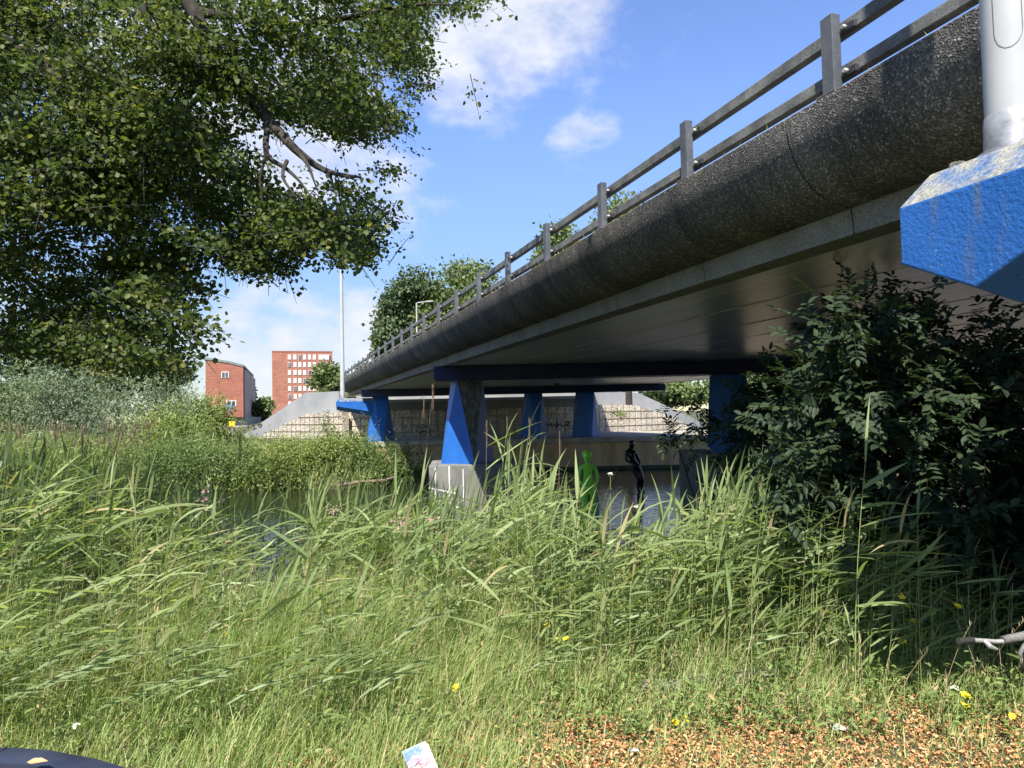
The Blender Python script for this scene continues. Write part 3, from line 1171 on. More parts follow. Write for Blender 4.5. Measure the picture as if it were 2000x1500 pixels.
def gabion_face(pix, p0, nrm):
    pts = [PV(x, y, p0, nrm) for x, y in pix]
    gab.prism(pts, -np.array(nrm) * .5)
    u = unit(np.cross(np.array([0, 0, 1.0]), nrm))
    us = [float((p - p0) @ u) for p in pts]
    zs = [p[2] for p in pts]
    poly = list(zip(us, zs))

    def span(c, axis):
        hits = []
        for (a, b) in zip(poly, poly[1:] + poly[:1]):
            if (a[axis] > c) != (b[axis] > c):
                t = (c - a[axis]) / (b[axis] - a[axis])
                hits.append(a[1 - axis] + t * (b[1 - axis] - a[1 - axis]))
        return (min(hits), max(hits)) if len(hits) >= 2 else None
    w = .010
    for c in np.arange(min(us) + .05, max(us), .52):
        h = span(c, 0)
        if h and h[1] - h[0] > .1:
            a = p0 * [1, 1, 0] + u * c
            q = [a + u * dx + np.array([0, 0, z]) + nrm * .005 for dx, z in ((-w, h[0]), (w, h[0]), (w, h[1]), (-w, h[1]))]
            wires.prism(q, nrm * .02)
    for c in np.arange(min(zs) + .12, max(zs), .45):
        h = span(c, 1)
        if h and h[1] - h[0] > .1:
            q = [p0 * [1, 1, 0] + u * uu + np.array([0, 0, c + dz]) + nrm * .012 for uu, dz in ((h[0], -w), (h[1], -w), (h[1], w), (h[0], w))]
            wires.prism(q, nrm * .02)


gabion_face([(668, 805), (600, 808), (560, 826), (512, 850), (512, 885), (668, 885)], gl0, wln)
gm0 = np.array([0, 44.2 - .55, 0]); gmn = np.array([0, -1.0, 0])
gabion_face([(669, 802), (1156, 794), (1156, 858), (669, 880)], gm0, gmn)
gabion_face([(1158, 790), (1240, 791), (1290, 806), (1345, 830), (1345, 856), (1158, 858)], gr0, wrn)
go = gab.build('gabion_wall', M['gabion'])
tag(go, 'cream stone gabion wall in wire baskets below the concrete wing walls', 'gabion wall')
wires.build('wire_mesh', M['wire'], go)
gm = MB()
def scribble(pts):
    stroke(gm, pts, gm0 - np.array([0, .02, 0]), gmn, .05)
scribble([(812, 836), (818, 832), (824, 836), (830, 832), (836, 835)])
scribble([(814, 842), (822, 846), (828, 841), (838, 846), (842, 840)])
scribble([(1062, 832), (1066, 826), (1070, 833), (1076, 827), (1078, 834), (1084, 828), (1086, 834), (1094, 827), (1098, 833), (1108, 829)])
scribble([(1088, 822), (1090, 834)])
scribble([(1104, 826), (1112, 824), (1108, 831), (1114, 832)])
gm.build('graffiti', M['dark_paint'], go)
# a few loose plants fallen over the right gabion come with the vegetation below

# quay wall of brown sheet piling
qm = MB()
xs = np.arange(-6.6, 34, .45)
top, bot = [], []
for i, x in enumerate(xs):
    yy = 34.0 + (.0 if (i // 1) % 2 else .035)
    top.append((x, yy, -1.42)); bot.append((x, yy, -3.3))
n = len(xs)
qm.add(top + bot, [(i, i + 1, n + i + 1, n + i) for i in range(n - 1)])
back = [(x, 34.3, z) for z in (-1.42, -3.3) for x in (xs[0], xs[-1])]
qo = MB.build(qm, 'quay_wall', M['timber_brown'], fix=False)
tag(qo, 'brown quay wall edging the far side of the water under the bridge', 'quay wall')
m = MB()
m.box((13.7, 34.12, -1.30), (40.8, .38, .23))
m.build('coping', M['path'], qo, bevel=.02)
m = MB()
m.box((13.7, 33.96, -2.62), (40.6, .06, .16))
m.build('waterline_beam', M['wet'], qo, bevel=.01)


# ------------------------------------------------------------------ brick buildings
def tower():
    base = P(532, 800, 150.0)
    top = P(532, 687, 150.0)[2]
    w = 150 * 120 / 1400
    z0 = -1.5
    o = empty('apartment_tower', (base[0], base[1], z0))
    o.rotation_euler = (0, 0, .30)
    o.scale = (.957, .957, 1)
    tag(o, 'flat topped red brick apartment tower with a grid of pale windows', 'building')
    H = top - z0
    cw = .98 * w
    ux = np.array([1, .02])
    m = MB()
    m.box((w / 2, 6, H / 2), (w, 12, H))
    m.build('wall', M['brick_red'], o)
    m = MB()
    m.box((w / 2, 6, H + .08), (w + .1, 12.1, .2))
    m.build('roof_edge', M['brick_dull'], o)
    sc = 150 / 1400
    rows_ = [697.5, 712.5, 728, 744, 759.5, 775, 790]
    cols = [566, 577, 586.5, 596, 606, 615.5]
    for r_, py in enumerate(rows_):
        zc = P(532, py, 150)[2] - z0
        for c_, px in enumerate(cols):
            x = (px - 532) * sc
            f = MB()
            f.box((x, -.01, zc), (.62, .16, 1.05))
            wo = f.build('window', M['white_paint'], o)
            f = MB()
            dark = (r_, c_) in ((1, 0), (5, 0), (3, 3), (0, 2), (2, 4), (4, 1))
            f.box((x - .12, -.10, zc), (.28, .06, .94))
            f.box((x + .17, -.10, zc), (.2, .06, .94))
            f.build('pane', M['glass'] if dark else M['blind'], wo)
        f = MB()
        x = (636 - 532) * sc
        f.box((x, -.01, zc), (2.5, .16, 1.05))
        wo = f.build('window', M['white_paint'], o)
        f = MB()
        for k_ in range(5):
            f.box((x - 1.0 + .5 * k_, -.10, zc), (.42, .06, .92))
        f.build('pane', M['blind'] if r_ != 1 else M['glass'], wo)
        if r_ == 0:
            f = MB()
            f.box((x + 1.1, -.14, zc), (.3, .06, .92))
            f.build('pane', M['glass'], wo)


tower()


def gable_house():
    Y = 110.0
    sc = Y / 1400
    z0 = -1.5
    a = P(414, 704, Y); b = P(475, 717, Y)
    bx = P(494, 750, Y + 26)
    o = empty('brick_block', (a[0], a[1], z0))
    tag(o, 'brick block with a slanted roof line and pale vertical fins on its side', 'building')
    W = b[0] - a[0]
    za, zb = a[2] - z0, b[2] - z0
    dx, dy = bx[0] - b[0], 26.0
    fa = [(-1, 0, 1.9), (W, 0, 1.9), (W, 0, zb), (W * .62, 0, zb + .55), (0, 0, za), (-1, 0, za + .1)]
    m = MB()
    m.prism(fa, (dx, dy, 0))
    m.build('wall', M['brick_dull'], o)
    m = MB()
    m.prism([(0, -.12, za), (W * .62, -.12, zb + .55), (W + .15, -.12, zb), (W + .15, -.12, zb + .35), (W * .62, -.12, zb + .9), (0, -.12, za + .35), (-1.1, -.12, za + .45), (-1.1, -.12, za + .1)], (dx, dy + .1, 0))
    m.build('roof', M['roof_grey'], o)
    m = MB()
    m.box((W / 2 - .2, 4, .95), (W + .8, 6, 1.88))
    m.build('ground_floor', M['concrete'], o)
    for k in range(9):
        t = (k + .6) / 9
        m = MB()
        m.box((W + dx * t + .18, dy * t, (zb - .4) / 2 + .6), (.3, 1.1, zb - 1.6))
        m.build('fin', M['fin'], o)
    for px, py, w_, h_ in ((440, 732, 1.1, .9), (452, 788, 1.5, .85)):
        c = P(px, py, Y)
        m = MB()
        m.box((c[0] - a[0], -.02, c[2] - z0), (w_, .16, h_))
        wo = m.build('window', M['white_paint'], o)
        m = MB()
        m.box((c[0] - a[0] - w_ * .22, -.11, c[2] - z0), (w_ * .4, .06, h_ * .84))
        m.box((c[0] - a[0] + w_ * .24, -.11, c[2] - z0), (w_ * .38, .06, h_ * .84))
        m.build('pane', M['glass'], wo)


gable_house()


# a pale house behind the willows at the far left
def pale_house():
    Y = 75.0
    c = P(20, 790, Y)
    o = empty('house', (c[0], c[1], -1.4))
    tag(o, 'cream house almost hidden by the shrubs at the far left', 'house')
    m = MB()
    m.box((0, 4, 2.6), (11, 8, 5.2))
    m.build('wall', rough_mat('cream_render', (.42, .38, .30), (.5, .46, .37), 1, .9), o)
    m = MB()
    m.prism([(-5.8, -.3, 5.15), (5.8, -.3, 5.15), (5.8, -.3, 5.45), (-5.8, -.3, 5.45)], (0, 8.6, 0))
    m.build('roof', M['roof_grey'], o)
    for k in range(3):
        for j in range(2):
            m = MB()
            m.box((-3 + 3 * k, -.02, 1.6 + 2.2 * j), (1.3, .14, 1.2))
            wo = m.build('window', M['white_paint'], o)
            m = MB()
            m.box((-3 + 3 * k, -.1, 1.6 + 2.2 * j), (1.1, .06, 1.0))
            m.build('pane', M['glass'], wo)


pale_house()


def road_sign(px, py, Y, w, h, mat, label, name='road_sign', post_top=None):
    c = P(px, py, Y)
    g = float(ground_z(c[0], c[1]))
    o = empty(name, (c[0], c[1], g))
    tag(o, label, 'sign')
    m = MB()
    m.tube([(0, 0, -.1), (0, 0, c[2] - g + h / 2)], .04, 8)
    m.build('post', M['rail'], o)
    m = MB()
    m.box((0, -.06, c[2] - g), (w, .03, h))
    m.build('sign_plate', mat, o, bevel=.008)


road_sign(454, 828, 36, .30, .26, M['sign_y'], 'small yellow sign above the shrubs beside the brick block')
road_sign(447, 796, 46, .36, .30, M['sign_b'], 'small blue sign above the yellow one')

# ------------------------------------------------------------------ vegetation builders
def clump_crown(c, rad, n, leaf, clumps=14, mat=None, name='crown', parent=None, asp=.6, shell=.55, seed=0, droop=.0, flat=1.0, tint_rng=(0, 1)):
    """crown of leaf-sized faces gathered in uneven clumps inside an ellipsoid"""
    g = np.random.default_rng(seed + 101)
    rad = np.array(rad)
    u = unit(g.normal(size=(clumps, 3)))
    cr = (g.random((clumps, 1)) ** .5) * .78
    cc = u * cr * rad
    cs = (0.28 + .26 * g.random(clumps)) * rad.mean()
    cn = np.maximum(1, (cs ** 2 / (cs ** 2).sum() * n).astype(int))
    pts, nr, tn = [], [], []
    for i in range(clumps):
        k = cn[i]
        d = unit(g.normal(size=(k, 3)))
        d[:, 2] = np.where(d[:, 2] < -.3, d[:, 2] * .5, d[:, 2])
        r = cs[i] * (shell + (1.08 - shell) * g.random((k, 1)) ** .6) * (1 + .25 * g.normal(size=(k, 1)))
        pts.append(cc[i] + d * r * np.array([1, 1, .85 * flat]))
        nr.append(d)
        tn.append(np.clip(g.random(k) * .6 + .4 * g.random() , 0, 1))
    pts = np.concatenate(pts); nr = np.concatenate(nr); tn = np.concatenate(tn)
    k = len(pts)
    dirs = unit(g.normal(size=(k, 3)) + nr * .5 - np.array([0, 0, droop]))
    nn = unit(g.normal(size=(k, 3)) * .7 + nr * .6 + np.array([0, 0, .5]))
    ln = leaf * (.6 + .8 * g.random(k))
    V, F, T = leaves(pts + np.asarray(c), dirs, nn, ln, ln * asp, .12, np.stack([tint_rng[0] + (tint_rng[1] - tint_rng[0]) * tn, g.random(k)], 1))
    return np_mesh(name, V, F, mat, parent, T), cc + np.asarray(c), cs


def plant_wood(base, targets, r0, mat, name='trunk', parent=None, seed=0):
    g = random.Random(seed)
    m = MB()
    base = np.asarray(base, float)
    for t in targets:
        t = np.asarray(t, float)
        mid = base * .5 + t * .5 + np.array([g.uniform(-.1, .1), g.uniform(-.1, .1), .12]) * np.linalg.norm(t - base) * .8
        q1 = base * .75 + mid * .25 + np.array([0, 0, .1])
        m.tube([base, q1, mid, t], [r0, r0 * .75, r0 * .5, r0 * .15], 5)
    return m.build(name, mat, parent, fix=False)


def far_tree(px, Y, ptop, wpx, label, mat, n=3500, leaf=.42, seed=0, group='trees beyond the bridge and buildings', z0=None, flat=1.0, name='tree', frac=.62):
    c = P(px, 800, Y)
    g = float(ground_z(c[0], c[1])) if z0 is None else z0
    zt = P(px, ptop, Y)[2]
    H = zt - g
    rw = wpx / 1400 * Y / 2
    o = empty(name, (c[0], c[1], g))
    tag(o, label, 'tree', group)
    rz = H * frac / 2
    cz = H - rz * 1.0
    _, cc, cs = clump_crown((0, 0, cz), (rw, rw * .9, rz), n, leaf, 22, M[mat], 'crown', o, .62, .5, seed)
    m = MB()
    r = max(.1, H * .018)
    m.tube([(0, 0, -.2), (.05, 0, H * .3), (0, .05, cz), (0, 0, H - rz * .5)], [r * 1.3, r, r * .7, r * .25], 8)
    for i in range(0, len(cc), 3):
        t = cc[i]
        m.tube([(0, 0, min(cz, max(H * .25, t[2] - rz * .6))), t * .5 + np.array([0, 0, cz * .4]), t], [r * .5, r * .3, r * .1], 5)
    m.build('trunk', M['bark'], o, fix=False)
    return o


def shrub(px, pytop, wpx, Y, label, mat, n=3500, leaf=.10, seed=0, group=None, cat='shrub', name='shrub', asp=.5, base=None, droop=0.1, depth=None, clumps=16, shell=.5, shoots=110):
    if name == 'weed': shoots = 0
    else: n = int(n * .6)
    c = P(px, 850, Y)
    g = float(ground_z(c[0], c[1])) if base is None else base
    zt = P(px, pytop, Y)[2]
    H = max(.5, zt - g)
    rw = wpx / 1400 * Y / 2
    o = empty(name, (c[0], c[1], g))
    tag(o, label, cat, group)
    _, cc, cs = clump_crown((0, 0, H * .52), (rw, depth or max(.7, rw * .7), H * .5), n, leaf, clumps, M[mat], 'foliage', o, asp, shell, seed, droop)
    if shoots:
        gg = np.random.default_rng(seed + 500)
        k = 26
        b = np.stack([gg.normal(size=shoots) * rw * .55, gg.normal(size=shoots) * .5 * (depth or max(.7, rw * .7)), np.zeros(shoots)], 1)
        hh = H * (.55 + .6 * gg.random(shoots)) * np.clip(1.15 - .5 * np.abs(b[:, 0]) / rw, .5, 1.15)
        si = np.repeat(np.arange(shoots), k)
        f = gg.random(shoots * k) ** .7
        lean = gg.normal(size=(shoots, 2)) * .12
        p = b[si] + np.stack([lean[si, 0] * f * hh[si], lean[si, 1] * f * hh[si], f * hh[si]], 1) + gg.normal(size=(shoots * k, 3)) * .035
        d = unit(gg.normal(size=p.shape) * .8 + np.array([0, 0, .55]))
        nn = unit(gg.normal(size=p.shape) * .5 + np.array([0, -.3, .8]))
        L = leaf * (.7 + .8 * gg.random(len(p))) * (1.15 - .5 * f)
        V, F, T = leaves(p, d, nn, L, L * asp * .7, .15, np.stack([np.clip(.35 * gg.random(len(p)) + .65 * f ** 1.5 * gg.random(shoots)[si] + .15, 0, 1), gg.random(len(p))], 1))
        np_mesh('shoots', V, F, M[mat], o, T)
    tg = [cc[i] for i in range(min(7, len(cc)))]
    plant_wood((0, 0, -.1), tg, max(.015, H * .012), M['twig'], 'stem', o, seed)
    return o


# ------------------------------------------------------------------ trees far away
far_tree(815, 82, 515, 165, 'tall dark tree rising over the bridge rail, behind the small distant lamp', 'tree_far_d', 14000, .40, 1, z0=-1)
far_tree(930, 86, 498, 190, 'broad green tree over the middle of the bridge rail', 'tree_far', 15000, .40, 2, z0=-1)
far_tree(752, 84, 628, 70, 'lower round tree left of the tall dark tree over the rail', 'tree_far', 6000, .38, 3, z0=-1)
far_tree(712, 90, 690, 40, 'thin wispy tree top showing between the far railing posts', 'tree_far', 900, .35, 4, z0=-1)
far_tree(870, 80, 560, 90, 'light green tree filling the gap between the two big trees above the rail', 'tree_far', 9000, .4, 5, z0=-1)
far_tree(1225, 46, 352, 165, 'sunlit tree crown glimpsed between the railing posts right of the middle', 'tree_far', 9000, .25, 6, z0=-1, frac=.5)
far_tree(1095, 56, 425, 100, 'small tree crown between the railing posts left of the sunlit one', 'tree_far', 6000, .28, 7, z0=-1, frac=.5)
far_tree(645, 118, 712, 78, 'green tree in front of the apartment tower beside the bridge end', 'tree_far', 7000, .5, 8, frac=1.0)
far_tree(510, 125, 770, 50, 'small tree in the gap between the two brick buildings', 'tree_far', 2500, .5, 9, frac=1.0)
far_tree(488, 150, 735, 20, 'slim far tree at the corner of the brick block', 'tree_far_d', 900, .6, 10)
far_tree(1310, 56, 745, 130, 'leafy tree behind the sunlit wing wall under the bridge', 'tree_far', 5000, .3, 11)
far_tree(1420, 54, 735, 130, 'dense tree behind the bush branches, right of the sunlit wing wall', 'tree_far', 4500, .3, 12)
far_tree(1560, 58, 720, 180, 'green tree beyond the quay glimpsed through the dark bush', 'tree_far', 4500, .32, 13)
far_tree(1740, 60, 715, 200, 'tree beyond the quay right of the bush, largely hidden', 'tree_far_d', 4500, .32, 14)
far_tree(1930, 60, 700, 220, 'tree at the far right beyond the bridge, hidden by the bush', 'tree_far', 4500, .32, 15)
for i, (px, Y, pt, w_) in enumerate(((-60, 60, 640, 180), (90, 66, 660, 170), (230, 72, 690, 150), (330, 80, 705, 120))):
    far_tree(px, Y, pt, w_, ['tall tree behind the cream house at the left edge', 'dark green tree behind the willow shrubs at far left',
                             'tree behind the pale willow, under the overhanging leaves', 'tree left of the brick block under the overhanging leaves'][i], 'tree_far_d' if i % 2 else 'tree_far', 3500, .38, 20 + i)

# ------------------------------------------------------------------ shrubs and plants on the far bank
shrub(20, 725, 170, 36, 'dark shrub at the left edge below the cream house', 'shrub_g', 6000, .16, 31)
shrub(125, 680, 260, 34, 'pale grey willow shrub at the left under the tree', 'willow', 12000, .17, 32, asp=.28, droop=.3, clumps=30)
shrub(285, 715, 240, 33, 'pale grey willow shrub right of the first one', 'willow', 10000, .16, 33, asp=.28, droop=.3, clumps=28)
shrub(385, 772, 130, 38, 'bright yellow-green shrub in front of the brick block', 'shrub_y', 8000, .15, 34, clumps=24)
shrub(340, 790, 200, 31, 'fresh green bush at the foot of the willow shrubs', 'shrub_y', 7000, .12, 35, clumps=24)
shrub(440, 862, 110, 40, 'low pale bush at the foot of the sloping wing wall', 'shrub_y', 4500, .13, 36)
shrub(60, 872, 230, 29, 'flowering creamy bush at the water edge on the left', 'shrub_y', 5500, .10, 37, clumps=22)
shrub(200, 878, 220, 28.3, 'yellow-green bush with cream blossom by the water', 'shrub_y', 6000, .10, 38, clumps=22)
shrub(340, 862, 210, 28.0, 'dark green rounded bush by the water', 'shrub_g', 6500, .095, 39, clumps=22)
shrub(455, 862, 170, 28.2, 'mid green leafy bush right of the dark rounded bush', 'shrub_g', 6000, .095, 40, clumps=22)
shrub(548, 845, 180, 28.3, 'yellow-green weedy bush below the gabions', 'shrub_y', 6500, .095, 41, clumps=22)
shrub(635, 838, 170, 28.6, 'upright yellow-green bush before the gabion wall', 'shrub_y', 6500, .095, 42, clumps=22)
shrub(715, 836, 150, 28.9, 'dense green bush hiding the foot of the far blue pier', 'shrub_g', 6500, .095, 43, clumps=22)
shrub(785, 862, 110, 29.6, 'dark shaded bush at the bridge edge', 'shrub_g', 4500, .095, 44, clumps=18)
sh = shrub(640, 785, 16, 43.0, 'single tall weed growing up the gabion wall', 'shrub_g', 250, .1, 45, cat='weed', name='weed', clumps=8)
shrub(1215, 812, 60, 42.6, 'scrubby weed hanging on the sunlit gabion wall', 'shrub_y', 260, .1, 46, cat='weed', name='weed', base=-.4, clumps=10)
shrub(120, 900, 420, 30.5, 'loose band of mixed green bushes behind the waterside plants', 'shrub_g', 6000, .1, 47, depth=1.0, clumps=30)


# ------------------------------------------------------------------ reeds
def reed_parts(root, H, g, wind=0.0, nl=(8, 12), wide=1.0, bendk=1.0):
    """root (n,3), H (n): stems and leaves of reed plants"""
    n = len(root)
    K = 6
    az = wind + g.normal(size=n) * .9
    lean = .02 + .12 * g.random(n)
    t = np.linspace(0, 1, K)[None, :, None]
    hd = np.stack([np.cos(az), np.sin(az), np.zeros(n)], 1)[:, None, :]
    pts = root[:, None, :] + hd * (t ** 1.8) * (lean * H)[:, None, None] + np.array([0, 0, 1.0]) * t * H[:, None, None]
    rad = (.0032 + .0012 * g.random(n))[:, None] * np.linspace(1, .35, K)[None, :]
    tint = np.stack([g.random(n), g.random(n)], 1)
    S = stems(pts, rad, tint)
    cnt = np.maximum(4, (g.integers(nl[0], nl[1], n) * np.clip(H / 1.4, .5, 1.15)).astype(int))
    idx = np.repeat(np.arange(n), cnt)
    j = np.concatenate([np.arange(c) for c in cnt])
    f = .22 + .78 * (j + .5) / cnt[idx] + g.normal(size=len(idx)) * .02
    f = np.clip(f, .12, .99)
    fi = f * (K - 1)
    lo = np.minimum(fi.astype(int), K - 2)
    w = (fi - lo)[:, None]
    pos = pts[idx, lo] * (1 - w) + pts[idx, lo + 1] * w
    side = (j % 2) * math.pi
    la = np.where(g.random(len(idx)) < .60, wind + g.normal(size=len(idx)) * .6, az[idx] + 1.2 + side + g.normal(size=len(idx)) * .4)
    top = f > .93
    L = (.24 + .28 * g.random(len(idx))) * np.minimum(1.1, .65 + .3 * H[idx]) * np.where(top, .8, 1)
    e0 = np.radians(np.where(top, 72 + 12 * g.random(len(idx)), 8 + 42 * g.random(len(idx))))
    bend = np.radians(np.where(top, 10 + 25 * g.random(len(idx)), 12 + 48 * g.random(len(idx)) ** 1.3)) * bendk
    Wd = (.013 + .015 * g.random(len(idx))) * wide
    tt = np.stack([np.clip(.25 * tint[idx, 0] + .75 * g.random(len(idx)), 0, 1), g.random(len(idx))], 1)
    Lf = ribbons(pos, la, e0, bend, L, Wd, 5, g.normal(size=len(idx)) * .6, .28, tt, 1.15, .5)
    return S, Lf


TIPX = [-400, 0, 90, 180, 260, 340, 420, 520, 600, 700, 800, 835, 925, 962, 1040, 1100, 1190, 1260, 1330, 1400, 1480, 1560, 1640, 1740, 1850, 1950, 2300]
TIPY = [880, 895, 905, 905, 935, 962, 985, 978, 970, 965, 950, 985, 985, 905, 925, 972, 1005, 1015, 965, 935, 955, 985, 980, 1015, 1070, 1120, 1150]


def reed_sites(n, ylo, yhi, pxlo, pxhi, g, low=65):
    px = pxlo + (pxhi - pxlo) * g.random(n)
    Y = ylo + (yhi - ylo) * g.random(n)
    x = (px - 1000) / 1400 * Y
    gz = np.maximum(ground_z(x, Y), WZ - .35)
    tip = np.interp(px, TIPX, TIPY) + np.abs(g.normal(size=n)) * low
    ty = np.array([ray(a, b)[2] for a, b in zip(px, tip)]) * Y
    H = ty - gz
    ok = (H > .55) & (H < 2.7)
    # thin out round the patch of open water
    gap = np.exp(-((px - 510) / 75) ** 2)
    ok &= g.random(n) > gap * .7
    ok &= ~((np.abs(px - 1148) < 36) & (tip < 962))
    return np.stack([x, Y, gz], 1)[ok], H[ok]


g = np.random.default_rng(5)
SA, HA = reed_sites(1480, 5.7, 9.2, -700, 1010, g)
S2, H2 = reed_sites(230, 5.6, 8.2, 300, 900, g, 60)
SA, HA = np.concatenate([SA, S2]), np.concatenate([HA, H2])
SB, HB = reed_sites(1000, 4.5, 6.6, 990, 2150, g, 110)
S3, H3 = reed_sites(330, 4.3, 6.0, 1290, 1990, g, 60)
SB, HB = np.concatenate([SB, S3]), np.concatenate([HB, H3])
SC, HC = reed_sites(330, 4.4, 5.8, -300, 1000, g, 230)
# young low reeds pushing through the grass close to the camera
n = 170
px = -150 + 900 * g.random(n) ** 1.3; Y = 3.5 + 1.5 * g.random(n)
xx = (px - 1000) / 1400 * Y
SD = np.stack([xx, Y, ground_z(xx, Y)], 1); HD = .35 + .55 * g.random(n) * (Y - 2.6) / 2.4
n = 90
px = 1000 + 950 * g.random(n); Y = 4.0 + .8 * g.random(n)
xx = (px - 1000) / 1400 * Y
SE_ = np.stack([xx, Y, ground_z(xx, Y)], 1); HE = .35 + .4 * g.random(n)
sites = np.concatenate([SA, SB, SC, SD, SE_]); Hs = np.concatenate([HA, HB, HC, HD, HE])
order = np.argsort(sites[:, 1])
# the nearest in view become single plants, the rest one mass
inview = np.abs(sites[order, 0] / sites[order, 1]) < .74
near = order[inview][:200]
mask = np.ones(len(sites), bool); mask[near] = False
S, Lf = reed_parts(sites[mask], Hs[mask], g)
bed = np_mesh('reed_bed', Lf[0], Lf[1], M['reed'], None, Lf[2])
tag(np_mesh('reed_stalks', S[0], S[1], M['reed_stem'], None, S[2]), 'upright pale stalks of the near reed bed', 'reeds', kind='stuff')
tag(bed, 'dense bed of green reeds along the near water edge', 'reeds', kind='stuff')

protos = []
for i in range(12):
    H0 = .5 + .15 * i
    gg = np.random.default_rng(300 + i)
    S, Lf = reed_parts(np.zeros((1, 3)), np.array([H0]), gg)
    protos.append((H0, S, Lf, None))
reed_first = {}
for k, i in enumerate(near):
    H = Hs[i]
    pi = int(np.clip(round((H - .5) / .15 + random.uniform(-1, 1)), 0, 11))
    H0, S, Lf, _ = protos[pi]
    if pi not in reed_first:
        o = empty('reed')
        a = np_mesh('stem', S[0], S[1], M['reed_stem'], o, S[2])
        b = np_mesh('leaves', Lf[0], Lf[1], M['reed'], o, Lf[2])
        reed_first[pi] = (o, a, b)
    else:
        o0, a0, b0_ = reed_first[pi]
        o = o0.copy(); COL.objects.link(o)
        for ch in (a0, b0_):
            c_ = ch.copy(); COL.objects.link(c_); c_.parent = o
    o.location = sites[i]
    o.rotation_euler = (0, 0, random.uniform(-.7, .7))
    s_ = H / H0
    o.scale = (s_ * .5 + .5, s_ * .5 + .5, s_)
    tag(o, 'green reed with long leaves swept to the right by the wind', 'reed', 'green reeds at the front of the reed bed')


def lone_reed(px, Y, ptip, label, seed, lean=.1, plume=False, dry=False, nl=(9, 11), az=0.0):
    gg = np.random.default_rng(seed)
    c = P(px, 900, Y)
    gz = max(float(ground_z(c[0], c[1])), WZ - .3)
    H = P(px, ptip, Y)[2] - gz
    o = empty('reed', (c[0], c[1], gz))
    tag(o, label, 'reed')
    S, Lf = reed_parts(np.zeros((1, 3)), np.array([H]), gg, 0.0, nl, 1.15, .8)
    if dry:
        S = (S[0], S[1], np.tile(np.array([[.6, .99]]), (len(S[0]), 1)))
    np_mesh('stem', S[0], S[1], M['reed_stem'], o, S[2])
    if not dry:
        np_mesh('leaves', Lf[0], Lf[1], M['reed'], o, Lf[2])
    if plume:
        top = S[0].reshape(-1, 3)[-3:].mean(0)
        n = 60
        t = gg.random(n)
        p = top + np.stack([np.zeros(n), np.zeros(n), (t - .8) * .22], 1)
        V, F, T = ribbons(p, gg.random(n) * 6.28, np.radians(74 + 14 * gg.random(n)), np.radians(20 * gg.random(n)), .04 + .05 * gg.random(n), .004 + 0 * t, 3)
        np_mesh('seed_head', V, F, M['plume'], o, T)
    return o


lone_reed(1652, 3.9, 885, 'tall pale reed standing alone against the dark bush', 71, nl=(10, 11))
lone_reed(1780, 4.0, 985, 'reed with long horizontal leaves before the dark bush, right of the tall pale one', 72)
lone_reed(905, 6.0, 950, 'upright bright reed in front of the concrete pile cap', 73)
lone_reed(960, 6.3, 835, 'reed with purple brown seed heads in front of the near blue pier', 74, plume=True)
lone_reed(944, 6.4, 838, 'second brown headed reed just left at the near blue pier', 75, plume=True)
lone_reed(775, 7.0, 795, 'thin dry reed stalk with seed head before the far blue pier', 76, plume=True, dry=True)
lone_reed(807, 6.6, 768, 'tallest thin dry reed stalk, between the two blue piers', 77, plume=True, dry=True)
lone_reed(992, 6.6, 838, 'slender seeding reed right of the near blue pier', 78, plume=True)
lone_reed(1085, 7.0, 860, 'bare reed stalk left of the green statue', 79, dry=True, plume=True)
lone_reed(8, 6.0, 810, 'dry brown reed stalk at the left edge of the picture', 80, dry=True, plume=True)
lone_reed(66, 6.6, 868, 'brown plumed reed stalk near the left edge', 81, dry=True, plume=True)
lone_reed(134, 6.4, 862, 'brown plumed reed stalk in front of the cream blossom bush', 82, dry=True, plume=True)
lone_reed(470, 7.2, 860, 'leaning dry reed stalk below the brick block', 83, dry=True, plume=True)
lone_reed(1470, 6.0, 850, 'thin bare stalk rising before the left side of the dark bush', 84, dry=True)

n = 9000
px = -60 + 830 * g.random(n); Y = 27.4 + 6.5 * g.random(n)
x = (px - 1000) / 1400 * Y
ok = (x < -5.6) & (g.random(n) < .4 + .6 * (np.sin(px / 37.) * np.sin(px / 83. + Y) > -.2))
x, Y, px = x[ok], Y[ok], px[ok]
n = len(x)
V, F, T = ribbons(np.stack([x, Y, np.maximum(ground_z(x, Y), WZ)], 1), g.normal(size=n) * 1.2, np.radians(62 + 26 * g.random(n)), np.radians(60 * g.random(n)), (.7 + .9 * g.random(n)) * np.interp(px, [0, 400, 450, 560, 830], [1.25, 1.1, .7, .8, .8]), .022 + .02 * g.random(n), 4, g.normal(size=n) * .4, .2)
tag(np_mesh('far_grass', V, F, M['reed'], None, T), 'loose tall pale grass growing among the bushes on the far bank', 'grass', kind='stuff')
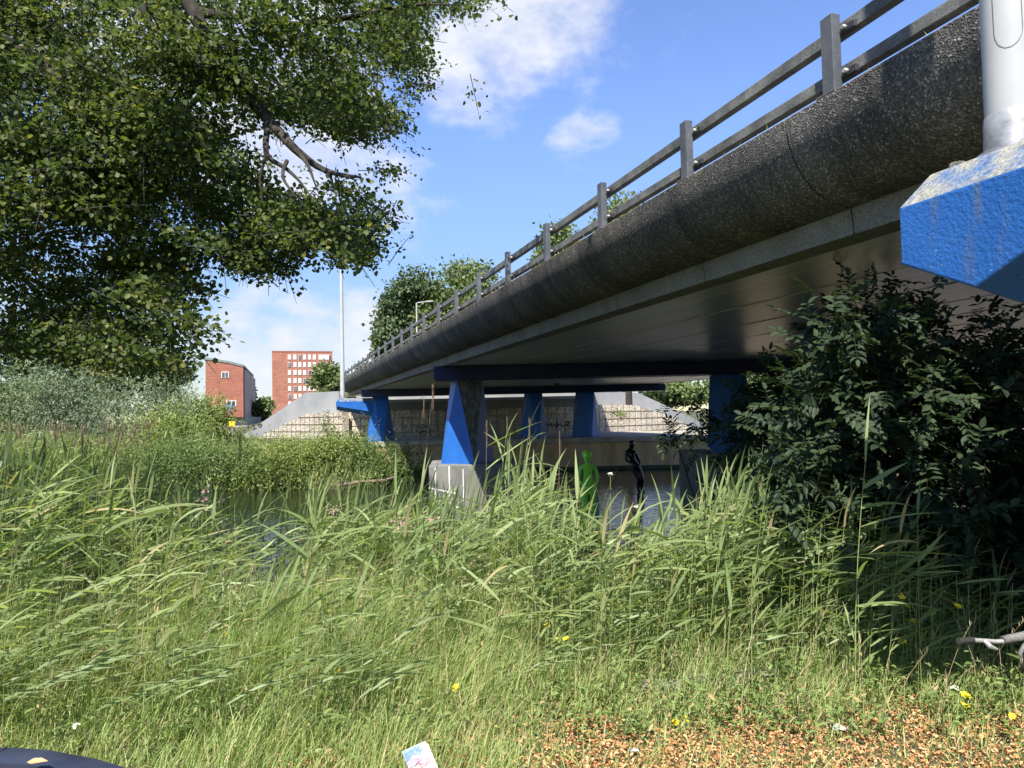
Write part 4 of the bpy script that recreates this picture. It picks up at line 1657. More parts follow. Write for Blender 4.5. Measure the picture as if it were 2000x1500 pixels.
# old plumed reeds standing on the far bank
n = 560
px = -40 + 610 * g.random(n)
Y = 27.2 + 3.5 * g.random(n)
x = (px - 1000) / 1400 * Y
gz = np.maximum(ground_z(x, Y), WZ - .2)
tip = 822 + 55 * g.random(n) + np.interp(px, [380, 440], [0, 34])
H = np.array([ray(a, b)[2] for a, b in zip(px, tip)]) * Y - gz
H = np.clip(H, .8, 3)
S, Lf = reed_parts(np.stack([x, Y, gz], 1), H, g, 0.0, (6, 9), 1.3)
V, F, T = cat_parts([S, Lf])
tag(np_mesh('far_reeds', V, F, M['reed'], None, T), 'reeds with old brown plumes along the far bank at the left', 'reeds', kind='stuff')
pl = []
sel = np.where(px < 300)[0][:120]
for rep in range(14):
    rt = np.stack([x[sel], Y[sel], gz[sel] + H[sel] - .1 - .02 * rep], 1)
    pl.append(ribbons(rt, g.random(len(sel)) * 6.28, np.radians(65 + 20 * g.random(len(sel))), np.radians(30 * g.random(len(sel))), .18 + .12 * g.random(len(sel)), .03 + 0 * H[sel], 3))
V, F, T = cat_parts(pl)
tag(np_mesh('reed_plumes', V, F, M['plume'], None, T), 'brown plumes of last year over the far bank reeds', 'reeds', kind='stuff')

# ------------------------------------------------------------------ grass, weeds, fallen leaves in front
def grass_mass():
    parts = []
    n = 54000
    Y = 3.0 + 2.9 * g.random(n) ** .9
    px = -620 + 3000 * g.random(n)
    x = (px - 1000) / 1400 * Y
    # tall fine grass: long on the left and in the middle band, thin over the fallen leaves
    band = sstep(3.7, 4.5, Y)
    leftk = 1 - sstep(650, 1150, px)
    chips = (1 - sstep(3.78, 4.08, Y + .12 * np.sin(px / 47.) + .1 * np.sin(px / 19.))) * sstep(860, 1120, px)
    keep = g.random(n) > chips * .62
    L = (.13 + .20 * band + .20 * leftk * (0.4 + .6 * band)) * (.6 + .8 * g.random(n)) * (1 - .35 * chips)
    cl = np.sin(x * 5.1 + Y * 2.3) * np.sin(Y * 6.1 - x * 3.7) * .5 + .5
    L *= .65 + .6 * cl
    keep &= g.random(n) < .45 + .55 * sstep(150, 520, px)
    x, Y, L, cl, px = x[keep], Y[keep], L[keep], cl[keep], px[keep]
    n = len(x)
    z = ground_z(x, Y)
    wind = .15 + g.normal(size=n) * .85
    e0 = np.radians(50 + 36 * g.random(n))
    bend = np.radians(15 + 85 * g.random(n) ** 1.3)
    W = .0026 + .0030 * g.random(n)
    lush = np.clip(.35 + .4 * cl + .25 * g.normal(size=n), 0, 1)
    tint = np.stack([lush, np.clip(g.random(n) + .06 * sstep(850, 1250, px), 0, 1)], 1)
    parts.append(ribbons(np.stack([x, Y, z - .01], 1), wind, e0, bend, L, W, 4, g.normal(size=n) * .4, .15, tint, 1.5, .8))
    V, F, T = cat_parts(parts)
    o = np_mesh('grass', V, F, M['grass'], None, T)
    tag(o, 'long fine yellow-green grass on the near bank', 'grass', kind='stuff')
    # shorter under-grass
    n = 32000
    Y = 2.7 + 3.6 * g.random(n)
    px = -650 + 3050 * g.random(n)
    x = (px - 1000) / 1400 * Y
    chips = (1 - sstep(3.78, 4.08, Y + .12 * np.sin(px / 47.) + .1 * np.sin(px / 19.))) * sstep(860, 1120, px)
    keep = g.random(n) > chips * .72
    x, Y, px = x[keep], Y[keep], px[keep]
    n = len(x)
    z = ground_z(x, Y)
    tint = np.stack([g.random(n), g.random(n) * 1.0], 1)
    V, F, T = ribbons(np.stack([x, Y, z - .01], 1), g.random(n) * 6.28, np.radians(25 + 60 * g.random(n)), np.radians(60 * g.random(n)), .05 + .13 * g.random(n), .004 + .004 * g.random(n), 3, g.normal(size=n) * .6, .2, tint)
    tag(np_mesh('turf', V, F, M['grass'], None, T), 'short tangled turf under the long grass', 'grass', kind='stuff')


grass_mass()


def fallen_leaves():
    n = 36000
    Y = 2.8 + 1.65 * g.random(n)
    px = 820 + 1350 * g.random(n)
    edge = Y + .12 * np.sin(px / 47.) + .1 * np.sin(px / 19.)
    k = (1 - sstep(3.7, 4.15, edge)) * sstep(830, 1150, px) * (.55 + .45 * (np.sin(px / 31. + Y * 9) * np.sin(Y * 17 - px / 53.) > -.35)) + .07
    # second small patch further left
    keep = g.random(n) < k
    Y, px = Y[keep], px[keep]
    m_ = 1500
    Y = np.concatenate([Y, 3.3 + .5 * g.random(m_)]); px = np.concatenate([px, 520 + 420 * g.random(m_)])
    x = (px - 1000) / 1400 * Y
    n = len(x)
    z = ground_z(x, Y) + .004 + .02 * g.random(n)
    d = unit(np.stack([g.normal(size=n), g.normal(size=n), .4 * g.normal(size=n)], 1))
    nn = unit(np.stack([.7 * g.normal(size=n), .7 * g.normal(size=n), np.ones(n)], 1))
    L = .008 + .022 * g.random(n) ** 1.7
    V, F, T = leaves(np.stack([x, Y, z], 1), d, nn, L, L * (.25 + .4 * g.random(n)), .3)
    tag(np_mesh('fallen_leaves', V, F, M['chips'], None, T), 'dry orange-brown fallen leaves scattered on the bare ground', 'leaf litter', kind='stuff')


fallen_leaves()


def weeds():
    n = 650
    px = 1000 + 1150 * g.random(n) ** .9
    Y = 3.6 + 1.5 * g.random(n)
    ex = 260
    px = np.concatenate([px, -150 + 1200 * g.random(ex)]); Y = np.concatenate([Y, 3.4 + 2.0 * g.random(ex)])
    x = (px - 1000) / 1400 * Y
    n = len(x)
    z = ground_z(x, Y)
    k = 12
    H = .08 + .25 * g.random(n)
    idx = np.repeat(np.arange(n), k)
    f = g.random(n * k)
    p = np.stack([x[idx], Y[idx], z[idx]], 1) + np.stack([g.normal(size=n * k) * .05, g.normal(size=n * k) * .05, f * H[idx]], 1)
    d = unit(np.stack([g.normal(size=n * k), g.normal(size=n * k), .3 + .4 * g.normal(size=n * k)], 1))
    nn = unit(np.stack([.4 * g.normal(size=n * k), .4 * g.normal(size=n * k), np.ones(n * k)], 1))
    L = .015 + .04 * g.random(n * k)
    V, F, T = leaves(p, d, nn, L, L * .36, .2)
    tag(np_mesh('ground_weeds', V, F, M['weed'], None, T), 'low broad-leaved weeds among the grass', 'weeds', kind='stuff')
    # weeds and moss along the bridge coping
    n = 1500
    s = 3 + 26 * g.random(n) ** 1.3
    keep = g.random(n) < (.25 + .75 * (np.sin(s * 1.3) * np.sin(s * .53 + 1) > .1))
    s = s[keep]; n = len(s)
    lat = .05 + .25 * g.random(n)
    p = np.stack([bw(a, b, 2.045) for a, b in zip(lat, s)])
    V, F, T = ribbons(p, g.random(n) * 6.28, np.radians(50 + 40 * g.random(n)), np.radians(60 * g.random(n)), .03 + .07 * g.random(n), .006 + .004 * g.random(n), 3)
    tag(np_mesh('coping_weeds', V, F, M['grass'], None, T), 'thin weeds and moss along the top of the bridge parapet', 'weeds', kind='stuff')


weeds()
gs = np.random.default_rng(55)
n = 520
px = -150 + 2150 * gs.random(n); Y = 3.6 + 2.6 * gs.random(n)
x = (px - 1000) / 1400 * Y
root = np.stack([x, Y, ground_z(x, Y)], 1)
H = (.35 + .45 * gs.random(n)) * np.where(Y < 4.1, .7, 1)
t = np.linspace(0, 1, 5)[None, :, None]
az = gs.normal(size=n) * 1.2
pts = root[:, None, :] + np.stack([np.cos(az), np.sin(az), 0 * az], 1)[:, None, :] * (t ** 2) * (H * (.15 + .5 * gs.random(n)))[:, None, None] + np.array([0, 0, 1.0]) * t * H[:, None, None]
S = stems(pts, np.tile(np.linspace(.0016, .0008, 5)[None, :], (n, 1)))
tp = pts[:, -1]
pl = [S]
for rep_ in range(7):
    pl.append(ribbons(tp - (pts[:, -1] - pts[:, -2]) * .12 * rep_, gs.random(n) * 6.28, np.radians(50 + 35 * gs.random(n)), np.radians(25 * gs.random(n)), .018 + .02 * gs.random(n), .0026 + 0 * H, 2))
V, F, T = pl[0][0], pl[0][1], pl[0][2]
V, F, T = cat_parts(pl)
tag(np_mesh('grass_seed_heads', V, F, M['straw'], None, T), 'straw coloured seed heads standing in the long grass', 'grass', kind='stuff')

# ------------------------------------------------------------------ the big tree at the left
CROWN = [(-330, -60), (995, -60), (968, 36), (930, 42), (885, 12), (850, 28), (866, 55), (838, 105), (872, 132), (850, 190), (812, 215),
         (828, 260), (770, 275), (712, 292), (640, 262), (585, 262), (560, 330), (530, 385), (600, 395), (650, 352), (715, 345), (760, 318), (800, 330),
         (816, 415), (768, 442), (748, 520), (690, 532), (640, 528), (628, 470), (594, 545), (540, 552), (480, 530), (440, 508), (402, 520),
         (398, 556), (446, 578), (385, 592), (436, 632), (445, 680), (398, 695), (396, 735), (345, 762), (280, 752), (190, 722), (90, 702), (0, 690), (-330, 700)]


def leafy_tree():
    gg = np.random.default_rng(77)
    o = empty('tree', (-7.6, 7.6, GZ))
    tag(o, 'large leafy tree overhanging the river from the left, branches drooping to the right', 'tree')
    org = np.array([-7.6, 7.6, GZ])
    C, D = [], []
    # sprays seen in the picture
    n = 9000
    px = -330 + 1330 * gg.random(n); py = -60 + 830 * gg.random(n)
    ok = in_poly(px, py, CROWN)
    dens = np.sin(px / 61. + 1.3 * np.sin(py / 77.)) * np.sin(py / 53. + 1.1 * np.sin(px / 91.))
    ok &= gg.random(n) < np.clip(.70 + .75 * dens, .10, 1)
    thin = in_poly(px, py, [(400, 60), (520, 60), (480, 200), (560, 330), (500, 300), (420, 150)])
    ok &= ~(thin & (gg.random(n) < .7))
    px, py = px[ok][:820], py[ok][:820]
    lay = np.sin(px / 130. + py / 90.) * 1.0
    Y = np.clip(7.3 + lay + 1.2 * gg.normal(size=len(px)), 5.5, 10.5)
    bc = np.stack([P(a, b, c) for a, b, c in zip(px, py, Y)])
    # flat drooping branchlets, each carrying a row of sprays
    bd = unit(np.array([.85, -.25, -.38]) + .42 * gg.normal(size=bc.shape) * np.array([1, 1, .6]))
    bs = unit(np.cross(bd, np.array([0, 0, 1.0])))
    k = 9
    bi = np.repeat(np.arange(len(bc)), k)
    f1 = (gg.random(len(bi)) - .5) * .85
    f2 = gg.normal(size=len(bi)) * .16
    sp_ = bc[bi] + bd[bi] * f1[:, None] + bs[bi] * f2[:, None] + np.stack([0 * f1, 0 * f1, gg.normal(size=len(bi)) * .045], 1)
    # drop the sprays that leave the outline by more than a leaf or two
    pp = (sp_ @ MR)
    qx = 1000 + FPX * pp[:, 0] / -pp[:, 2]; qy = 750 - FPX * pp[:, 1] / -pp[:, 2]
    sp_ = sp_[(in_poly(qx + 26, qy + 12, CROWN) & in_poly(qx, qy, CROWN)) | (gg.random(len(bi)) < .04)]
    C.append(sp_)
    # the rest of the crown: above and to the left of the picture
    n = 9000
    q = np.stack([-14 + 15 * gg.random(n), .5 + 12.5 * gg.random(n), -.5 + 11.5 * gg.random(n)], 1)
    e = ((q[:, 0] + 6.8) / 7.5) ** 2 + ((q[:, 1] - 6.6) / 6.2) ** 2 + ((q[:, 2] - 4.6) / 6.0) ** 2
    out = (q[:, 2] > .66 * q[:, 1] + .5) | (q[:, 0] < -.95 * q[:, 1] - .6)
    ok = (e < 1) & out & (e > .25) & (q[:, 2] > .2)
    q = q[ok][:420]
    C.append(q)
    c = np.concatenate(C)
    nin = len(C[0])
    # each spray: a short twig pointing outwards and down with leaves along it
    dirs = unit(np.array([.75, -.15, -.25]) + .65 * gg.normal(size=c.shape))
    per = np.where(np.arange(len(c)) < nin, 25, 18)
    idx = np.repeat(np.arange(len(c)), per)
    f = gg.random(len(idx))
    pos = c[idx] + dirs[idx] * ((f - .5) * .36)[:, None] + gg.normal(size=(len(idx), 3)) * np.array([.07, .07, .03])
    ld = unit(dirs[idx] * .5 + gg.normal(size=pos.shape) * .8 + np.array([0, 0, -.35]))
    nn = unit(gg.normal(size=pos.shape) * .55 + np.array([0, -.25, .9]))
    L = (.032 + .024 * gg.random(len(idx))) * np.where(idx < nin, 1, 2.1)
    st = gg.random(len(c))
    T = np.stack([np.clip(.55 * gg.random(len(idx)) + .45 * st[idx] ** 1.5, 0, 1), gg.random(len(idx))], 1)
    V, F, T = leaves(pos - org, ld, nn, L, L * .82, .10, T)
    np_mesh('crown', V, F, M['lime'], o, T)
    # wood
    m = MB()
    A = lambda *k: P(*k) - org
    trunk = [(0, 0, -.3), (.1, 0, 1.5), (.25, -.1, 4.0), (.6, -.3, 6.5), (1.0, -.5, 9.0), (1.1, -.6, 11.5)]
    m.tube(trunk, [.36, .30, .25, .2, .13, .05], 12)
    limbs = [
        ([trunk[3], A(180, -230, 5.8), A(340, -40, 5.8), A(398, 60, 5.8), A(468, 165, 5.8), A(525, 235, 5.7), A(575, 290, 5.5), (A(620, 325, 5.5)), A(660, 340, 5.3), A(705, 346, 5.2)], .085),
        ([trunk[3], A(150, -200, 6.2), A(355, 0, 6.2), A(430, 30, 6.0), A(515, 40, 6.0), A(610, 48, 5.8)], .08),
        ([trunk[2], A(-150, 60, 6.3), A(60, 110, 6.3), A(112, 150, 6.2), A(150, 225, 6.2), A(165, 290, 6.0), A(200, 370, 6.0), A(240, 440, 5.8)], .075),
        ([A(112, 150, 6.2), A(165, 180, 6.5), A(210, 205, 6.5), A(258, 245, 6.3)], .05),
        ([A(275, -40, 6.0), A(282, 20, 6.0), A(310, 90, 6.0), A(345, 125, 5.8), A(400, 190, 5.8)], .045),
        ([A(525, 235, 5.7), A(520, 300, 5.5), A(560, 330, 5.5), A(590, 360, 5.3), A(612, 392, 5.2)], .028),
        ([A(575, 290, 5.5), A(600, 320, 5.3), A(612, 350, 5.2), A(622, 378, 5.2)], .02),
        ([A(560, 315, 5.5), A(552, 345, 5.3), A(575, 380, 5.2), A(600, 405, 5.2)], .018),
        ([A(620, 325, 5.5), A(645, 345, 5.2), A(650, 360, 5.2), A(655, 372, 5.2)], .014),
        ([A(660, 340, 5.3), A(690, 350, 5.2), A(700, 365, 5.2)], .012),
        ([A(520, 300, 5.5), A(508, 350, 5.5), A(512, 390, 5.5), A(500, 410, 5.5)], .014),
        ([trunk[2], A(-200, 420, 6.5), A(0, 500, 6.5), A(60, 560, 6.5), A(120, 640, 6.3)], .06),
        ([trunk[4], (3.0, -2.0, 9.6), (4.5, -3.2, 9.0)], .09),
        ([trunk[3], (-2.5, 1.0, 8.5), (-4.0, 1.5, 9.0)], .09),
        ([trunk[2], (1.2, -2.5, 6.5), (2.2, -4.2, 7.0)], .08),
        ([A(610, 48, 5.8), A(700, 30, 5.8), A(800, 10, 5.7), A(900, 10, 5.5)], .03),
    ]
    for pts, r in limbs:
        # smooth the polyline
        p = [Vector([float(x) for x in a]) for a in pts]
        fine = []
        for i in range(len(p) - 1):
            p0, p1, p2, p3 = p[max(i - 1, 0)], p[i], p[i + 1], p[min(i + 2, len(p) - 1)]
            for t in (0, .33, .66):
                fine.append(.5 * ((2 * p1) + (p2 - p0) * t + (2 * p0 - 5 * p1 + 4 * p2 - p3) * t * t + (3 * p1 - p0 - 3 * p2 + p3) * t ** 3))
        fine.append(p[-1])
        k = len(fine)
        m.tube(fine, [r * (1 - .9 * i / (k - 1)) for i in range(k)], 7)
    m.build('trunk', M['bark'], o, fix=False)
    # twigs of the sprays
    sel = np.arange(0, len(c), 2)
    K = 4
    t = np.linspace(-.5, .5, K)[None, :, None]
    pts = (c[sel] - org)[:, None, :] + dirs[sel][:, None, :] * t * .5 + np.array([0, 0, -.06]) * (t + .5) ** 2
    V, F, T = stems(pts, np.tile(np.linspace(.006, .002, K)[None, :], (len(sel), 1)))
    np_mesh('twigs', V, F, M['twig'], o)


leafy_tree()


# ------------------------------------------------------------------ dark bush under the bridge
def spray_bush(name, label, poly, bbox, ylo, yhi, n, seed, leaf, asp, mat, shoots=(.35, .6), pairs=4, extra=None, base=None):
    gg = np.random.default_rng(seed)
    bx = 1000 if base is None else base
    c0 = P(bx, 1000, (ylo + yhi) / 2)
    gz = max(float(ground_z(c0[0], c0[1])), WZ - .2)
    o = empty(name, (c0[0], c0[1], gz))
    tag(o, label, 'shrub')
    org = np.array([c0[0], c0[1], gz])
    k = n * 4
    px = bbox[0] + (bbox[2] - bbox[0]) * gg.random(k); py = bbox[1] + (bbox[3] - bbox[1]) * gg.random(k)
    ok = in_poly(px, py, poly)
    px, py = px[ok][:n], py[ok][:n]
    Y = ylo + (yhi - ylo) * gg.random(len(px))
    c = np.stack([P(a, b, y) for a, b, y in zip(px, py, Y)])
    c = c[c[:, 2] < 1.12]
    c = c[c[:, 2] > np.maximum(ground_z(c[:, 0], c[:, 1]), WZ) + .05]
    if extra is not None: c = np.concatenate([c, extra])
    n = len(c)
    dirs = unit(gg.normal(size=c.shape) * np.array([.8, .6, .5]) + np.array([-.1, -.35, .15]))
    # pinnate leaves: rachis with paired leaflets and a terminal one
    per = 3
    rb = np.repeat(np.arange(n), per)
    rdir = unit(dirs[rb] * .5 + gg.normal(size=(n * per, 3)) * .7 + np.array([0, 0, -.1]))
    rp = c[rb] + gg.normal(size=(n * per, 3)) * .10
    RL = (.16 + .12 * gg.random(n * per)) * (leaf / .075)
    up = unit(gg.normal(size=rp.shape) * .35 + np.array([0, -.3, 1.0]))
    sd = unit(np.cross(rdir, up))
    parts_p, parts_d, parts_n = [], [], []
    for j in range(pairs):
        f = .25 + .65 * j / max(1, pairs - 1)
        for sg in (-1, 1):
            parts_p.append(rp + rdir * (RL * f)[:, None])
            parts_d.append(unit(sd * sg + rdir * .55 + gg.normal(size=rp.shape) * .12 - np.array([0, 0, .12])))
            parts_n.append(up)
    parts_p.append(rp + rdir * RL[:, None]); parts_d.append(rdir); parts_n.append(up)
    p = np.concatenate(parts_p); d = np.concatenate(parts_d); nn = np.concatenate(parts_n)
    L = leaf * (.75 + .6 * gg.random(len(p)))
    V, F, T = leaves(p - org, d, nn, L, L * asp, .14)
    np_mesh('foliage', V, F, M[mat], o, T)
    K = 3
    t = np.linspace(0, 1, K)[None, :, None]
    V, F, T = stems((rp - org)[:, None, :] + (rdir * RL[:, None])[:, None, :] * t, np.tile(np.array([[.0022, .0018, .001]]), (len(rp), 1)))
    np_mesh('leaf_stalks', V, F, M['twig'], o)
    # woody stems from the ground
    m = MB()
    tops = c[gg.choice(n, 40, replace=False)]
    for tpt in tops:
        b = np.array([c0[0] + (tpt[0] - c0[0]) * .45, c0[1] + (tpt[1] - c0[1]) * .5, 0])
        b[2] = max(float(ground_z(b[0], b[1])), WZ - .3) - .05
        mid = b * .45 + tpt * .55 + np.array([0, 0, .25])
        m.tube([b - org, (b * .75 + mid * .25) - org, mid - org, tpt - org], [.022, .018, .012, .004], 5)
    m.build('stem', M['twig'], o, fix=False)
    return o


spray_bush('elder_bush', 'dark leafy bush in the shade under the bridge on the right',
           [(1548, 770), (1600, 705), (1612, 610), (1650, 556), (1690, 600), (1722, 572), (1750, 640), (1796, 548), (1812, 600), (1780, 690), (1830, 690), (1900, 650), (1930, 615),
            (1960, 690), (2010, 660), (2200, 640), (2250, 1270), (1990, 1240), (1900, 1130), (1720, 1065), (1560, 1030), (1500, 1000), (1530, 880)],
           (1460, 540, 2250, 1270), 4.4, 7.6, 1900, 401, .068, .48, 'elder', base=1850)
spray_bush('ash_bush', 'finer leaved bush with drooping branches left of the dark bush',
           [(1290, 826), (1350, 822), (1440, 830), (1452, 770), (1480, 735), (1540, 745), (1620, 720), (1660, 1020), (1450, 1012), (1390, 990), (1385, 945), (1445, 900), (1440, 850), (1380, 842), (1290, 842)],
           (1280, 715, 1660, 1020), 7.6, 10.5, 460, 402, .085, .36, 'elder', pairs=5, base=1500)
n = 900
px = -60 + 880 * g.random(n)
Y = 27.0 + 4.5 * g.random(n)
x = (px - 1000) / 1400 * Y
ok = x < -5.2
x, Y = x[ok], Y[ok]
n = len(x)
k = 26
idx = np.repeat(np.arange(n), k)
H = .35 + .5 * g.random(n)
p = np.stack([x[idx], Y[idx], np.maximum(ground_z(x, Y), WZ)[idx]], 1) + np.stack([g.normal(size=n * k) * .22, g.normal(size=n * k) * .22, H[idx] * g.random(n * k)], 1)
d = unit(g.normal(size=p.shape) + np.array([0, 0, .5])); nn = unit(g.normal(size=p.shape) * .7 + np.array([0, -.2, .7]))
L = .06 + .09 * g.random(n * k)
V, F, T = leaves(p, d, nn, L, L * .45, .15, np.stack([np.clip(.5 * g.random(n * k) + .5 * g.random(n)[idx], 0, 1), g.random(n * k)], 1))
tag(np_mesh('bank_undergrowth', V, F, M['shrub_y'], None, T), 'tangled green undergrowth along the far bank', 'undergrowth', kind='stuff')

# ------------------------------------------------------------------ flowers
def flower(px, py, Y, label, kind='y', size=.022, seed=0, group=None):
    gg = np.random.default_rng(900 + seed)
    c = P(px, py, Y)
    gz = max(float(ground_z(c[0], c[1])), WZ - .1)
    o = empty('flower', (c[0], c[1], gz))
    tag(o, label, 'flower', group)
    h = c[2] - gz
    t = np.linspace(0, 1, 5)[None, :, None]
    off = np.array([gg.normal() * .04, gg.normal() * .04, 0])
    pts = off * (1 - t) ** 2 + np.array([0, 0, h]) * t
    V, F, T = stems(pts, np.full((1, 5), .0022))
    np_mesh('stem', V, F, M['reed_stem'], o, T)
    n = 12
    f = .2 + .7 * gg.random(n)
    p = np.stack([np.zeros(n), np.zeros(n), f * h], 1)
    d = unit(np.stack([gg.normal(size=n), gg.normal(size=n), .3 + 0 * f], 1))
    L = (.03 + .03 * gg.random(n))
    V, F, T = leaves(p, d, np.tile([[0, 0, 1.0]], (n, 1)) + .2 * gg.normal(size=(n, 3)), L, L * .3, .15)
    np_mesh('leaves', V, F, M['weed'], o, T)
    heads = {'y': 3, 'w': 12, 'p': 30}[kind]
    spread = {'y': .010, 'w': .009, 'p': .042}[kind] * size / .022
    P_, D_, N_ = [], [], []
    for q in range(heads):
        hc = np.array([0, 0, h]) + gg.normal(size=3) * np.array([spread, spread, spread * (.5 if kind != 'p' else 1.0)])
        if q == 0: hc = np.array([0, 0, h])
        k = 9 if kind != 'p' else 7
        ax = unit(np.array([gg.normal() * .4, -.5 + gg.normal() * .4, 1.0]))
        a = unit(np.cross(ax, [1, .2, 0])); b = np.cross(ax, a)
        for z in range(k):
            an = 2 * math.pi * z / k
            dd = a * math.cos(an) + b * math.sin(an) + ax * (.35 if kind != 'p' else 1.0)
            P_.append(hc); D_.append(dd); N_.append(ax)
    P_ = np.array(P_); D_ = np.array(D_); N_ = np.array(N_)
    L = size * (.7 + .5 * gg.random(len(P_))) * {'y': 1, 'w': .45, 'p': .55}[kind]
    V, F, T = leaves(P_, D_, N_, L, L * .55, .1)
    np_mesh('flower_head', V, F, M['petal_' + kind], o, T)


YF = [(243, 1255, 4.9, 'yellow flower in the long grass at far left'), (440, 1238, 4.9, 'yellow flower near a small white one in the left grass'),
      (330, 1233, 5.0, 'faint yellow flower between the two bright ones at left'), (660, 1312, 4.3, 'yellow flower low in the fine grass left of the middle'),
      (888, 1343, 4.1, 'yellow flower at the edge of the fallen leaves, above the litter carton'), (1105, 1246, 4.6, 'yellow flower, right one of a close pair in mid grass'),
      (1088, 1250, 4.6, 'yellow flower, left one of a close pair in mid grass'), (1070, 1222, 4.8, 'single yellow flower just above the close pair'),
      (1320, 1412, 3.75, 'yellow flower cluster standing on the fallen leaves'), (1338, 1404, 3.8, 'second yellow flower beside the cluster on the fallen leaves'),
      (1762, 1166, 4.3, 'top yellow flower of the group before the dark bush'), (1766, 1184, 4.3, 'yellow flower just under the top one before the dark bush'),
      (1776, 1213, 4.3, 'yellow flower third from the top in the group before the bush'), (1765, 1253, 4.2, 'lowest yellow flower of the group before the dark bush'),
      (1820, 1196, 4.3, 'yellow flower right of the group before the dark bush'), (1871, 1184, 4.2, 'greenish yellow flower near the handlebar in the grass'),
      (1478, 1177, 4.6, 'small yellow flower deep among the reeds, right of the middle'), (1884, 1360, 3.8, 'tall yellow flower spike by the white yarrow'),
      (1882, 1378, 3.8, 'yellow blossom under the tall spike by the white yarrow'), (1978, 1400, 3.55, 'large yellow flower at the right edge of the picture')]
for i, (px, py, Y, lab) in enumerate(YF):
    flower(px, py, Y, lab, 'y', .019, i, 'yellow flowers in the grass')
for i, (px, py, Y, lab) in enumerate([(1863, 1344, 3.8, 'white yarrow head at the lower right'), (416, 1216, 4.9, 'small white flower head in the grass at left'),
                                      (1192, 926, 6.0, 'pale flower rising from the reeds before the green statue'), (1244, 990, 6.0, 'cream flower top among the reeds below the black statue'), (148, 1418, 3.6, 'tiny pale flower head above the black mudguard')]):
    flower(px, py, Y, lab, 'w', .022, 40 + i, 'white flowers in the grass')
for i, (px, py, Y, sz, lab) in enumerate([(403, 978, 5.6, .034, 'big fluffy pinkish thistle head in front of the dark water'), (652, 1001, 5.6, .018, 'small pink thistle in front of the water'),
                                      (783, 1022, 5.5, .022, 'pinkish flower head left of the concrete pile cap'), (845, 1020, 5.5, .02, 'pinkish flower head at the foot of the pile cap'),
                                      (1522, 1020, 5.2, .02, 'dull pink flower head among the reeds at right'), (1885, 1010, 4.6, .022, 'faded flower head in the dark bush shade')]):
    flower(px, py, Y, lab, 'p', sz, 60 + i, 'faded pink thistles')


# ------------------------------------------------------------------ statues
def skin_figure(name, label, joints, edges, mat, loc, rz, pose_extra=None):
    o = empty('statue', loc, rz)
    tag(o, label, 'statue', 'human figure statues in the water')
    names = list(joints)
    me = bpy.data.meshes.new('body')
    me.from_pydata([joints[k][:3] for k in names], [(names.index(a), names.index(b)) for a, b in edges], [])
    b = link('body', me, o)
    md = b.modifiers.new('skin', 'SKIN')
    md.use_smooth_shade = True
    for i, k in enumerate(names):
        v = me.skin_vertices[0].data[i]
        r = joints[k][3]
        v.radius = r if isinstance(r, tuple) else (r, r)
        v.use_root = (k == 'pelvis')
    sb = b.modifiers.new('sub', 'SUBSURF')
    sb.levels = 2; sb.render_levels = 2
    me.materials.append(mat)
    return o, b


def hand(j, e, wrist, d, side, nm, spread=(0, 1, 0)):
    """palm and five short fingers growing from the wrist"""
    w = Vector(wrist); d = Vector(d).normalized(); s = Vector(spread).normalized()
    j[nm + 'palm'] = tuple(w + d * .055) + ((.032, .016),)
    e.append((nm + 'wrist', nm + 'palm'))
    for q, (o_, l) in enumerate(((-.030, .055), (-.010, .068), (.010, .066), (.028, .052))):
        a = w + d * .085 + s * o_
        j[f'{nm}f{q}a'] = tuple(a) + (.0085,)
        j[f'{nm}f{q}b'] = tuple(a + d * l * .6 + Vector((0, -.006, -.008))) + (.008,)
        j[f'{nm}f{q}c'] = tuple(a + d * l + Vector((0, -.02, -.016))) + (.0065,)
        e += [(nm + 'palm', f'{nm}f{q}a'), (f'{nm}f{q}a', f'{nm}f{q}b'), (f'{nm}f{q}b', f'{nm}f{q}c')]
    a = w + d * .03 - s * .035 * side
    j[nm + 'ta'] = tuple(a) + (.011,)
    j[nm + 'tb'] = tuple(a + d * .045 - s * .02 * side) + (.009,)
    e += [(nm + 'palm', nm + 'ta'), (nm + 'ta', nm + 'tb')]


